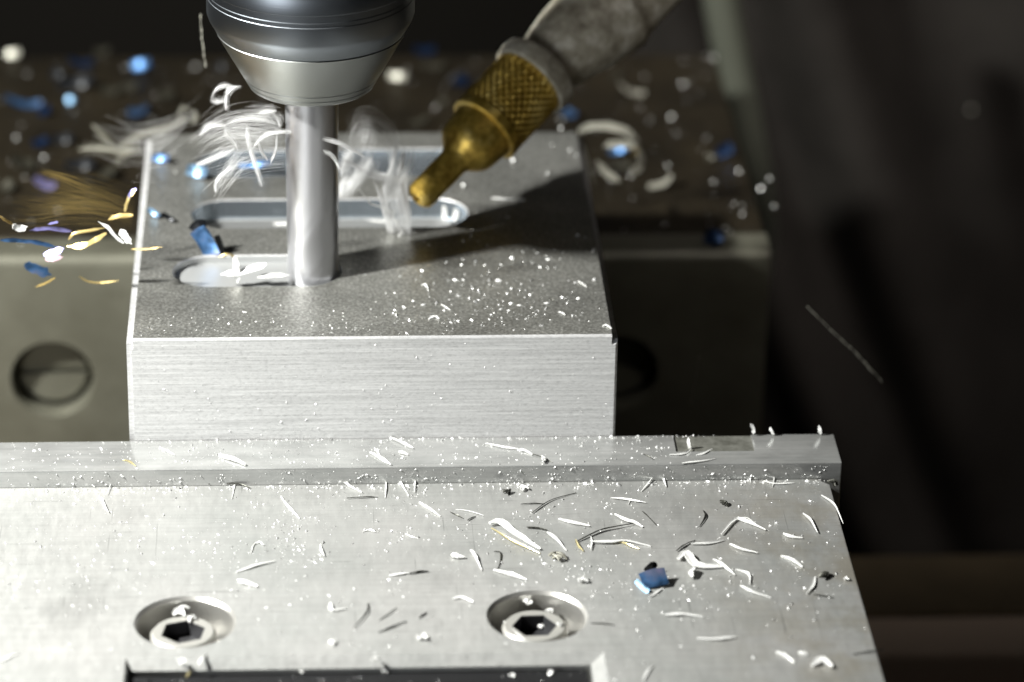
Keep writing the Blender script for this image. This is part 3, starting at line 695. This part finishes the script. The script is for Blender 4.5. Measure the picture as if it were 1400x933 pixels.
# ------------------------------------------------------------------ chips on the rear jaw and the back of the block
RG = 'chips strewn over the rear jaw'
def plate(u, v, wpx, hpx, plane, style, label, rot=0.0, face=None, z=0.6, name='metal_chip', group=RG, cat='metal chip'):
    """a small bent plate standing at u, v on a plane; face: way its flat side looks"""
    p = at(u, v, 2, PLANES[plane]) + Vector((0, 0, z)); sc = FPX / (p - CAM).length
    n = (face if face is not None else Vector((rs.uniform(-.5, .5), rs.uniform(-.6, .1), 1))).normalized()
    d = Vector((math.cos(rot), 0.3 * math.sin(rot), math.sin(rot))); d = (d - n * d.dot(n)).normalized()
    L, w = wpx * 0.85 / sc, hpx * 0.7 / sc / max(0.45, abs(n.dot((CAM - p).normalized())))
    bend = n * L * 0.18
    P = spline([p - d * L / 2 + bend * 0.6, p - d * L * 0.15, p + d * L * 0.2, p + d * L / 2 + bend], 8)
    lo = min(q.z for q in P) - PLANES[plane] - abs(w * 0.5 * (n.cross(d)).z) - 0.05
    P = [q - Vector((0, 0, lo)) for q in P]
    bm = bmesh.new(); strip(bm, P, w, 0.2, n, 0.22, 0.8)
    return tag(link(name, bm, M[style], None, base=(p.x, p.y, PLANES[plane]), smooth=True, angle=40), label, cat, group)
G_ = HALF + Vector((0.12, 0.1, -0.28))
VW = (CAM - Vector((40, 150, -27))).normalized()
for a in [
 (20,80,26,14,'R','pw','pale oval chip at the far left of the rear jaw',0.0,G_),
 (195,97,34,16,'R','b','blue curled chip at the back of the rear jaw, left of the tool holder',0.1,G_),
 (30,148,60,12,'R','b','long blue chip at the far left of the rear jaw',0.0,None),
 (98,143,16,12,'R','lb','small pale blue chip at the end of the long blue one',0.3,G_),
 (62,158,22,14,'R','nb','dark blue chip before the long blue one',0.2,None),
 (190,158,36,16,'R','b','dull blue chip behind the left corner of the block',-0.2,None),
 (105,122,60,24,'R','k','large black curl in the middle of the heap behind the block',0.2,VW),
 (78,110,24,20,'R','k','black chip left of the large black curl',0.9,VW),
 (110,92,40,12,'R','nb','dark teal chip behind the large black curl',0.0,None),
 (150,130,30,14,'R','rd','dull dark chip right of the large black curl',-0.3,None),
 (85,196,40,18,'R','k','black chip behind the flying gold swarf',0.15,VW),
 (55,200,26,14,'R','nb','dark blue chip left of the black chip behind the flying gold swarf',0.5,None),
 (30,230,40,18,'R','rd','dull chip with pale glints at the left of the rear jaw',0.3,None),
 (110,232,50,22,'R','k','wide black chip below the star of pale swarf',0.1,VW),
 (150,243,30,16,'R','rd','dull greenish chip beside the wide black one',0.4,None),
 (60,258,36,14,'R','v','dim violet chip under the flying gold swarf',-0.3,None),
 (12,262,24,20,'R','rd','dull chip at the left edge under the flying gold swarf',0.9,None),
 (300,95,26,14,'R','k','black chip just left of the tool holder',0.1,VW),
 (175,125,30,14,'R','rd','brownish chip at the back of the heap',0.2,None),
 (225,135,30,14,'R','rd','grey chip at the back, behind the swarf tangle',0.5,None),
 (140,75,26,12,'R','rd','pale brown chip at the far edge of the rear jaw',0.1,None),
 (580,75,34,14,'R','nb','dark blue chip at the far edge of the rear jaw, right of the holder',0.1,None),
 (545,110,32,14,'R','pw','bright pale chip right of the tool holder',-0.15,G_),
 (590,95,40,9,'R','rd','dull long chip behind the bright pale one',-0.1,None),
 (630,115,24,16,'R','nb','dark chip beside the knurled nozzle grip',0.8,None),
 (600,146,22,12,'R','rd','dull chip with a glint left of the nozzle',0.4,None),
 (575,172,34,9,'R','rd','dull yellowish chip below left of the nozzle grip',0.0,None),
 (862,131,44,11,'R','pw','pale long chip behind the block, under the grey fitting',-0.15,None),
 (842,108,20,10,'R','rd','dull chip above the pale long one',0.3,None),
 (780,162,18,22,'R','b','bright blue chip standing behind the block under the nozzle',1.2,None),
 (848,212,36,12,'R','b','blue chip inside the pale curl behind the block',0.15,G_),
 (868,211,14,11,'R','g','gold chip at the end of the blue one inside the pale curl',0.0,G_),
 (905,258,44,12,'R','pw','pale flake in front of the pale curl on the rear jaw',-0.2,None),
 (850,232,34,16,'R','rd','dull chip under the pale curl',-0.4,None),
 (990,215,30,22,'R','nb','dark teal chip at the right end of the rear jaw',0.4,VW),
 (970,220,12,16,'R','rd','grey chip left of the dark teal one',1.3,None),
]:
    plate(*a)
plate(977, 334, 26, 36, 'R', 'nb', 'dark blue chip standing on the front edge of the rear jaw', 1.4, VW + Vector((-.5, 0, .2)), z=1.0)
BG = 'blue chips on the back of the block'
for a in [(222,222,34,14,'T','b','pale blue chip at the left edge of the block',-0.1,G_), (272,242,40,20,'T','lb','brightest pale blue chip on the block, left of the cutter',-0.2,G_),
          (352,231,60,9,'T','b','long narrow blue chip on the block beside the cutter',0.0,G_), (212,296,26,9,'T','lb','small pale blue chip at the left edge, nearest the flying swarf',-0.5,G_),
          (230,303,24,10,'T','k','black chip joined to the small pale blue one',-0.5,VW)]:
    plate(*a, group=BG)
ub = empty('upright_blue_chip', at(292, 346, 2, 0), 'blue chip standing upright on the block at the end of the front slot', 'metal chip', BG)
bm = bmesh.new(); P = [at(u, v, 1, 37) for u, v in ((270, 312), (278, 322), (286, 336), (292, 348))]; strip(bm, spline(P, 8), 3.6, 0.25, (G_ + Vector((-.2, -.3, 0))).normalized(), 0.2, 0.95); link('blade', bm, M['b'], ub, smooth=True, angle=40)
bm = bmesh.new(); P = [at(u, v, 1, 37.5) for u, v in ((264, 316), (272, 308), (282, 309))]; strip(bm, spline(P, 8), 2.2, 0.25, VW, 0.2, 0.95); link('upper_edge', bm, M['k'], ub, smooth=True, angle=40)
bm = bmesh.new(); P = [at(u, v, 1, 37.4) for u, v in ((296, 322), (301, 335), (303, 348))]; strip(bm, spline(P, 8), 1.2, 0.3, VW, 0.2, 0.95); link('side_edge', bm, M['k'], ub, smooth=True, angle=40)
# tiny chips that catch the lamp
GG = 'tiny glinting chips on the rear jaw'
for u, v, r, l in [(213,133,2.6,'round glint behind the block, above the left corner'),(22,192,2.4,'round glint at the far left, alone above the pair'),(60,218,2.6,'right glint of the pair at the far left, under the lone one'),
    (36,228,2.4,'left and lower glint of the pair at the far left'),(5,262,2.4,'dim glint at the picture edge above the gold swarf'),
    (918,163,3.0,'bright round glint right of the nozzle, alone'),(975,82,2.6,'glint at the far right corner of the rear jaw'),(913,230,2.2,'glint above the pale flake'),
    (1010,237,2.8,'glint at the right end, beside the dark teal chip'),(1040,261,3.4,'brightest glint at the front right corner of the rear jaw'),(1052,247,2.4,'glint just above the brightest one'),
    (975,252,2.2,'dim glint left of those at the right corner'),(1015,296,2.2,'glint low at the right end of the rear jaw'),(1058,285,2,'dim glint on the right edge of the rear jaw'),(1003,282,1.8,'faint glint left of the low one at the right end'),
    (842,106,2.8,'glint under the grey fitting'),(925,185,1.8,'faint glint under the lone bright one'),(610,145,2.6,'glint left of the knurled grip'),(595,150,2.2,'dim glint beside the one left of the knurled grip'),
    (835,248,3.2,'glint under the pale curl, nearest the block'),(862,244,2.4,'glint under the pale curl, second from the block'),(875,150,1.8,'faint glint below the pale long chip'),(170,95,2,'faint glint left of the blue curled chip')]:
    p = at(u, v, 2, ZR) + Vector((0, 0, 0.5)); k = r / 6.2
    L_, V_ = (LAMP_POS - p).normalized(), (CAM - p).normalized()
    n = (L_ + V_ + Vector((rs.uniform(-.1, .1), rs.uniform(-.1, .1), rs.uniform(-.1, .1)))).normalized()
    a = n.orthogonal().normalized(); b = n.cross(a)
    bm = bmesh.new(); strip(bm, [p - a * k * 0.6 + n * 0.05, p - a * 0.2 * k, p + a * 0.2 * k, p + a * k * 0.6 + n * 0.05], k, 0.12, n, 0.06, 0.7)
    tag(link('glinting_chip', bm, M['w'], None, base=(p.x, p.y, ZR), smooth=True, angle=40), l, 'metal chip', GG)
for u, v, r, l in [(767,178,2.6,'bright glint on the block behind the nozzle, highest'),(755,201,1.8,'dim glint on the block behind the nozzle'),(779,208,2.2,'bright glint on the block near its far corner'),(788,215,1.8,'glint at the block edge near its far corner'),
    (701,222,3.2,'large pale glint on the block under the nozzle cone'),(748,240,2.2,'glint on the block below the nozzle'),(633,256,3,'glint on the block beside the nozzle tip'),(640,228,2.6,'glint beside the nozzle cone'),
    (566,320,2,'glint on the block at the far side of the cutter shadow'),(580,333,1.8,'glint at the edge of the cutter shadow'),(310,240,2.2,'glint beside the brightest pale blue chip'),(240,238,1.8,'glint between the two pale blue chips')]:
    p = at(u, v, 2, 0) + Vector((0, 0, 0.4)); k = r / 7
    n = ((LAMP_POS - p).normalized() + (CAM - p).normalized() + Vector((rs.uniform(-.1, .1), rs.uniform(-.1, .1), rs.uniform(-.1, .1)))).normalized()
    a = n.orthogonal().normalized()
    bm = bmesh.new(); strip(bm, [p - a * k * 0.6 + n * 0.05, p - a * 0.2 * k, p + a * 0.2 * k, p + a * k * 0.6 + n * 0.05], k, 0.12, n, 0.06, 0.7)
    tag(link('glinting_chip', bm, M['w'], None, base=(p.x, p.y, 0), smooth=True, angle=40), l, 'metal chip', 'tiny glinting chips on the block')

# ------------------------------------------------------------------ flying chips left of the block
FG = 'chips flying off the cutter to the left'
for px, w, y, st, l in [
 ([(0,296),(8,302),(18,307)], 5, 22,'g','thin gold chip flying at the left edge'),
 ([(17,308),(27,313),(37,310)], 11, 22,'w','square white chip at the end of the thin gold one'),
 ([(40,316),(65,313),(97,317)], 8, 24,'v','straight violet chip in flight'),
 ([(66,307),(74,305),(80,304)], 4, 24,'v','tiny violet chip just above the straight one'),
 ([(0,329),(30,330),(55,333),(84,341)], 7, 26,'b','long blue chip in flight under the violet one'),
 ([(60,349),(74,346),(88,340)], 12, 24,'v','violet corner of the pink chip in flight'),
 ([(62,354),(75,354),(86,352)], 10, 23.6,'p','pink and straw chip in flight, lowest but for the blue one'),
 ([(34,362),(50,368),(70,376)], 17, 30,'b','blue square chip in flight, lowest of the swarm'),
 ([(92,338),(112,337),(130,329),(146,319)], 10, 22,'g','bright gold leaf-shaped chip in flight'),
 ([(94,328),(102,320),(122,316),(144,312)], 5, 26,'g','narrow gold chip just above the leaf-shaped one'),
 ([(134,303),(148,312),(158,324),(169,333)], 6, 20,'w','white curved chip in flight near the block edge'),
 ([(164,315),(171,323),(180,334)], 12, 20,'w','white oval chip touching the block edge'),
 ([(148,301),(162,296),(182,295)], 7, 30,'gf','dull gold chip in flight behind the white oval one'),
 ([(171,290),(173,280),(178,268),(186,260)], 5, 34,'g','gold curl against the block edge'),
 ([(176,272),(180,263),(187,259)], 5, 33,'v','violet tip above the gold curl at the block edge'),
 ([(108,378),(120,385),(138,387),(163,384)], 3, 30,'g','thin gold arc in flight, lowest near the block'),
 ([(48,393),(62,388),(76,380)], 3, 30,'gf','thin dull gold arc under the blue square chip'),
 ([(180,341),(200,341),(222,338)], 3, 24,'gf','thin gold thread crossing the block edge'),
]: air_strip('flying_chip', px, w * 0.85, y, st, l, 'metal chip', FG, dy=rs.uniform(-3, 3))
def fibres(bm, A, B, n, r, y, spread=5.0, seg=14, jit=1.2, part=(0.0, 1.0), pw=1.0, dens=1.1):
    """fine curved fibres filling the band between the two guide lines A and B"""
    GA = spline([at(u, v, 1, y) for u, v in A], seg); GB = spline([at(u, v, 1, y) for u, v in B], seg)
    for _ in range(int(n * dens)):
        k = rs.random() ** pw; dy = rs.gauss(0, spread * 0.4); dy2 = dy + rs.gauss(0, spread * 0.2)
        a0 = part[0] + rs.random() * 0.45 * (part[1] - part[0]); a1 = min(part[1], a0 + rs.uniform(0.4, 1.0) * (part[1] - part[0]))
        ph = rs.uniform(0, 6.3); am = rs.uniform(0, jit) * 0.07; P = []
        for i in range(9):
            t = (a0 + (a1 - a0) * i / 8) * seg; j = min(int(t), seg - 1); f = t - j
            p = GA[j].lerp(GA[j + 1], f).lerp(GB[j].lerp(GB[j + 1], f), k)
            P.append(p + Vector((am * math.sin(ph + i), dy + (dy2 - dy) * i / 8, am * math.cos(ph + i * 0.9))))
        rr = r * 0.42 * rs.uniform(0.6, 1.4)
        tube(bm, P, [rr * (0.3 + 0.7 * math.sin(math.pi * (0.06 + 0.88 * i / 8))) for i in range(9)], 3)
def bundle(bm, f=1.0):
    for px, w_, y_ in SP:
        (u0, v0), (u1, v1) = px[0], px[-1]; l = math.hypot(u1 - u0, v1 - v0) or 1; nx, ny = -(v1 - v0) / l, (u1 - u0) / l
        for k, ww in ((7, 0.5), (7, 1.1), (4, 2.0)):
            h = w_ * ww * 0.5
            fibres(bm, [(u - nx * h, v - ny * h) for u, v in px], [(u + nx * h * 0.8, v + ny * h * 0.8) for u, v in px], f * (k + int(w_ * 0.8)), 0.028, y_, 1.0, dens=2.6)
gold = empty('gold_swarf_spray', at(120, 285, 1, 30), 'fine gold swarf spraying through the air left of the block', 'swarf')
bm = bmesh.new()
fibres(bm, [(46,232),(85,243),(120,257),(155,272),(184,288)], [(0,300),(45,302),(90,291),(135,288),(180,296)], 240, 0.014, 30, 9)
fibres(bm, [(46,232),(85,242),(122,257)], [(52,238),(88,247),(124,262)], 28, 0.042, 30, 3)
tag(link('fibres', bm, M['gf'], gold), kind='stuff')

# swarf wound round the cutter: right-hand tangle, left-hand tangle
AW = (CAM - Vector((40, 20, 20))).normalized()
SP = []
tr = empty('swarf_tangle', at(515, 230, 1, 46), 'wispy white swarf tangle hanging between the cutter and the brass nozzle', 'swarf')
for px, w, y in [([(482,203),(474,218),(466,240)], 10, 46), ([(509,213),(500,230),(484,246),(467,266)], 14, 46), ([(468,245),(467,258),(466,269)], 8, 46), ([(475,222),(487,228),(500,233)], 4, 46),
                 ([(497,236),(510,241),(527,246)], 5, 46), ([(500,231),(514,238),(530,240)], 3.5, 46), ([(541,196),(538,220),(527,250),(526,270),(533,300),(536,318)], 5, 46),
                 ([(543,240),(548,262),(553,282),(556,302)], 8, 46), ([(510,246),(519,265),(525,290),(532,318)], 3, 46), ([(553,204),(549,222),(543,238)], 4, 46),
                 ([(440,190),(468,198),(497,214)], 3, 17), ([(441,206),(455,214),(465,232)], 3, 17)]:
    SP.append((px, w, y)); air_strip('strand', px, w * 0.13, y, 'st', None, None, None, parent=tr, dy=rs.uniform(-1, 3), normal=HALF + Vector((rs.uniform(-.3, .3), rs.uniform(-.3, .3), rs.uniform(-.3, .3))))
bm = bmesh.new()
fibres(bm, [(466,196),(486,158),(514,158),(538,178),(546,196),(540,222)], [(484,214),(496,196),(512,196),(526,206),(532,214),(532,228)], 120, 0.021, 46, 4)
fibres(bm, [(486,160),(480,180),(474,205)], [(516,160),(516,190),(510,214)], 92, 0.024, 46, 4)
fibres(bm, [(541,178),(540,205),(532,240),(525,268),(531,295),(535,318)], [(568,200),(567,228),(550,255),(553,280),(562,305),(560,318)], 240, 0.027, 46, 4)
fibres(bm, [(545,235),(547,260),(553,285),(555,312)], [(558,235),(556,262),(562,290),(561,318)], 100, 0.030, 46, 4)
fibres(bm, [(440,186),(470,198),(500,215),(528,240)], [(440,210),(462,216),(490,232),(525,250)], 80, 0.024, 32, 4)
fibres(bm, [(470,205),(468,235),(466,268)], [(512,208),(500,235),(475,262)], 120, 0.027, 46, 4)
bundle(bm, 2.0)
tag(link('fibres', bm, M['wf'], tr), kind='stuff')
zz = [(492,260),(504,276),(508,280),(520,283),(530,288),(538,291),(537,297),(543,305),(542,309),(550,317),(546,323),(540,325)]
bm = bmesh.new(); tube(bm, [at(u, v, 1, 43 + 0.2 * i) for i, (u, v) in enumerate(zz)], [0.09, .14, .14, .13, .15, .17, .17, .18, .17, .22, .22, .12], 6)
tag(link('zigzag_thread', bm, M['w'], None, base=at(520, 283, 1, 44)), 'thin white zigzag thread of swarf beside the nozzle tip', 'swarf')

SP = []
tl = empty('swarf_tangle', at(330, 190, 1, 26), 'wispy white swarf tangle trailing out to the left of the cutter under the holder', 'swarf')
for px, w, y in [([(330,118),(316,121),(309,132),(309,150)], 6, 30), ([(288,136),(296,122),(308,117),(320,119)], 4, 32), ([(287,137),(296,140),(307,139)], 6, 31),
                 ([(343,208),(354,193),(370,183),(398,180)], 5.5, 18), ([(337,168),(338,190),(347,220),(358,254)], 5, 22), ([(306,172),(310,184),(318,192),(325,204)], 7, 24), ([(272,186),(286,175),(308,172)], 7, 25),
                 ([(352,156),(364,154),(378,152)], 9, 28), ([(372,154),(380,163),(383,174)], 8, 28), ([(321,204),(298,214),(268,226)], 5, 30), ([(322,226),(304,238),(295,250),(294,262)], 4, 22),
                 ([(378,184),(377,205),(370,222)], 3, 19), ([(350,190),(358,208),(366,220)], 3, 19), ([(306,172),(330,163),(356,163),(376,170)], 4, 24)]:
    SP.append((px, w, y)); air_strip('strand', px, w * 0.13, y, 'st', None, None, None, parent=tl, dy=rs.uniform(-4, 4), normal=HALF + Vector((rs.uniform(-.3, .3), rs.uniform(-.3, .3), rs.uniform(-.3, .3))))
bm = bmesh.new()
fibres(bm, [(268,186),(298,170),(330,160),(365,162),(385,172)], [(300,190),(318,186),(340,190),(362,192),(386,190)], 170, 0.024, 24, 9)
fibres(bm, [(300,168),(330,172),(355,180),(398,182)], [(290,252),(318,236),(345,222),(392,215)], 70, 0.020, 26, 14)
fibres(bm, [(330,150),(350,148),(384,150)], [(340,172),(362,170),(386,176)], 70, 0.024, 26, 6)
fibres(bm, [(250,185),(280,165),(310,150)], [(275,225),(300,205),(330,190)], 70, 0.024, 34, 12)
fibres(bm, [(120,178),(160,200),(200,212)], [(190,215),(235,190),(275,152)], 70, 0.032, 60, 16)
fibres(bm, [(322,205),(310,222),(292,262)], [(352,205),(330,228),(298,262)], 72, 0.021, 24, 8)
bundle(bm)
tag(link('fibres', bm, M['wf'], tl), kind='stuff')

SP = []
ts = empty('pale_swarf_star', at(160, 205, 1, 100), 'blurred pale star of swarf above the rear jaw beside the left block corner', 'swarf')
for px, w in [([(106,205),(135,204),(168,208)], 9), ([(125,170),(140,185),(158,204)], 11), ([(158,224),(166,212),(182,205)], 14), ([(166,206),(180,204),(194,206)], 12), ([(160,204),(190,186),(232,172)], 8), ([(205,190),(232,176),(258,158)], 8), ([(243,158),(250,148),(262,152)], 5), ([(263,150),(268,160),(262,168)], 5)]:
    SP.append((px, w, 100)); air_strip('strand', px, w * 0.25, 100, 'pw', None, None, None, parent=ts, dy=rs.uniform(-5, 5), normal=Vector((0.5, -0.8, 0.5)) + Vector((rs.uniform(-.3, .3), rs.uniform(-.3, .3), rs.uniform(-.3, .3))))
bm = bmesh.new(); bundle(bm, 1.2); tag(link('fibres', bm, M['pw'], ts), kind='stuff')
pc = empty('pale_curl', at(840, 215, 1, 112), 'pale looping ribbon of swarf on the rear jaw behind the block', 'swarf')
for px, w in [([(790,180),(812,172),(845,176),(868,190),(876,212)], 12), ([(876,205),(874,228),(858,236)], 12), ([(824,200),(845,197),(870,200)], 12), ([(792,182),(800,205),(806,232),(812,252)], 9), ([(815,220),(830,238),(848,250)], 12)]:
    air_strip('loop', px, w, 112, 'pw', None, None, None, parent=pc, dy=rs.uniform(-5, 5), normal=Vector((0.6, -0.6, 0.3)))
# slot glint chips, loose threads in the air
SG = 'bright chips in the front slot'
for px, w, l in [([(322,350),(324,368),(325,388)], 9, 'upright bright chip in the front slot'), ([(302,376),(330,372),(364,362)], 10, 'wide pointed bright chip in the front slot'), ([(352,379),(370,377),(396,377)], 6, 'flat bright chip in the front slot next to the cutter')]:
    air_strip('slot_chip', px, w, 25, 'w', l, 'metal chip', SG, normal=HALF)
air_strip('slot_chip', [(300,352),(312,348),(325,354)], 3, 33, 'g', 'gold arc of swarf over the end of the front slot', 'metal chip', SG)
for px, w_, l in [([(607, 281), (608, 292), (606, 303)], 7, 'added upright strip as the lamp reflection at the rounded end of the middle slot'), ([(622, 284), (624, 292), (621, 301)], 8, 'added strip as the lamp reflection hard against the rounded end of the middle slot'), ([(500, 301), (520, 303), (545, 302)], 3, 'long thin bright chip lying in the middle slot'), ([(372, 306), (382, 307), (393, 306)], 4, 'short bright chip in the middle slot beside the cutter')]:  # the two at the rounded end stand in for its wall reflecting the lamp
    air_strip('slot_chip', px, w_, 60, 'w', l, 'metal chip', 'bright chips in the middle slot', normal=HALF)
def thread(px, y, r, label):
    P = spline([at(u, v, 1, y) for u, v in px], 30); bm = bmesh.new()
    tube(bm, [p + Vector((rs.gauss(0, .06), 0, rs.gauss(0, .06))) for p in P], [r * rs.uniform(0.2, 1.5) for _ in P], 4)
    tag(link('swarf_thread', bm, M['pw'], None, base=P[15]), label, 'swarf', 'loose threads of swarf in the air')
thread([(1104,420),(1140,455),(1172,485),(1206,522)], 40, 0.11, 'thin thread of swarf slanting through the dark air at the right')
thread([(956,486),(951,518),(944,554)], 40, 0.1, 'hair-thin upright thread of swarf before the rear jaw')
thread([(274,20),(276,50),(281,92)], 60, 0.14, 'dim thread of swarf hanging beside the tool holder')

p = at(1328, 150, 1, 285); bm = bmesh.new(); bmesh.ops.create_icosphere(bm, subdivisions=2, radius=0.5, matrix=Matrix.Translation(p))
for v in bm.verts: v.co.z = p.z + (v.co.z - p.z) * (1.3 if v.co.z < p.z else 0.8)
tag(link('glint_drop', bm, M['pw'], None, base=p, smooth=True), 'lone added drop, pale to stand for a blurred glint before the dark curtain', 'drop')  # added drop, its pale colour stands in for a blurred glint
# ------------------------------------------------------------------ fine metal dust
def dust(name, label, n, where, smin, smax):
    bm = bmesh.new()
    for _ in range(n):
        got = where()
        if got is None: continue
        p, nrm = got
        s = smin * (smax / smin) ** (rs.random() ** 2.2)
        a = nrm.orthogonal().normalized(); b = nrm.cross(a); g = rs.uniform(0, 6.3)
        d = a * math.cos(g) + b * math.sin(g); e = nrm.cross(d); el = rs.uniform(0.8, 2.2)
        v = [bm.verts.new(p + q) for q in (d * s * el * .5, e * s * .4, -d * s * el * .5 + nrm * s * .2, -e * s * .4, nrm * s * rs.uniform(.3, .8))]
        for i in range(4): bm.faces.new((v[i], v[(i + 1) % 4], v[4]))
        bm.faces.new((v[3], v[2], v[1], v[0]))
    tag(link(name, bm, M['dust']), label, kind='stuff')
UP = Vector((0, 0, 1))
CL = [(rs.uniform(-20, 126), rs.triangular(-96, -12.5, -16), rs.uniform(1.5, 7)) for _ in range(70)]
def on_vise():
    x, y = rs.uniform(-22, 128), rs.triangular(-96, -12.3, -14)
    if rs.random() < 0.6:
        a, b, c = rs.choice(CL); x, y = rs.gauss(a, c), rs.gauss(b, c)
        if y > -12.2 or x > 128: return None
    for hx, hy in HOLES:
        if (x - hx) ** 2 + (y - hy) ** 2 < 81: return None
    if y < -72.4 and 2.4 < x < 82.8: return None
    return Vector((x, y, ZV)), UP
dust('vise_dust', 'fine aluminium dust scattered over the front jaw', 2600, on_vise, 0.09, 0.55)
dust('jaw_plate_dust', 'fine aluminium dust scattered over the jaw plate', 620, lambda: (Vector((rs.uniform(-22, 100), rs.uniform(-11.4, -0.3), ZJ)), UP), 0.1, 0.48)
dust('step_dust', 'fine aluminium dust stuck to the step of the jaw plate', 330, lambda: (Vector((rs.uniform(-22, 129), -11.8, rs.uniform(ZV, ZJ - 0.3))), Vector((0, -1, 0))), 0.1, 0.45)
dust('seam_dust', 'aluminium dust gathered along the seam under the jaw step', 420, lambda: (Vector((rs.uniform(-22, 128), -12.3 - abs(rs.gauss(0, 1.2)), ZV)), UP), 0.15, 0.7)
def on_block():
    x, y = rs.triangular(42, 88.5, 75), rs.triangular(1, 60, 8)
    if 10 < x < 66 and (48 < y or 21 < y < 37 and x < 41): return None
    return Vector((x, y, 0)), UP
dust('block_dust', 'fine aluminium dust on the block top, right of the cutter', 430, on_block, 0.13, 0.75)
dust('block_dust', 'sparse aluminium dust along the front of the block top', 260, lambda: (Vector((rs.uniform(2, 60), rs.triangular(0.6, 18, 1), 0)), UP), 0.1, 0.35)
dust('face_dust', 'fine aluminium dust clinging to the front face of the block', 330, lambda: (Vector((rs.uniform(1.5, 89), 0, rs.uniform(-20.5, -0.8))), Vector((0, -1, 0))), 0.07, 0.36)
dust('foot_dust', 'aluminium dust gathered where the block meets the jaw plate', 200, lambda: (Vector((rs.uniform(0, 110), -0.3 - abs(rs.gauss(0, .5)), ZJ)), UP), 0.12, 0.5)
def on_rear():
    x, y = rs.uniform(-44, 129), rs.uniform(100, 210)
    return Vector((x, y, ZR)), Vector((rs.uniform(-.4, .1), -.5, 1)).normalized()
dust('rear_jaw_dust', 'fine aluminium dust on the rear jaw', 420, on_rear, 0.15, 0.8)
dust('insert_dust', 'fine aluminium dust on the black insert', 120, lambda: (Vector((rs.uniform(4, 79), rs.uniform(-95, -75.2), ZV - 2.2)), UP), 0.12, 0.4)
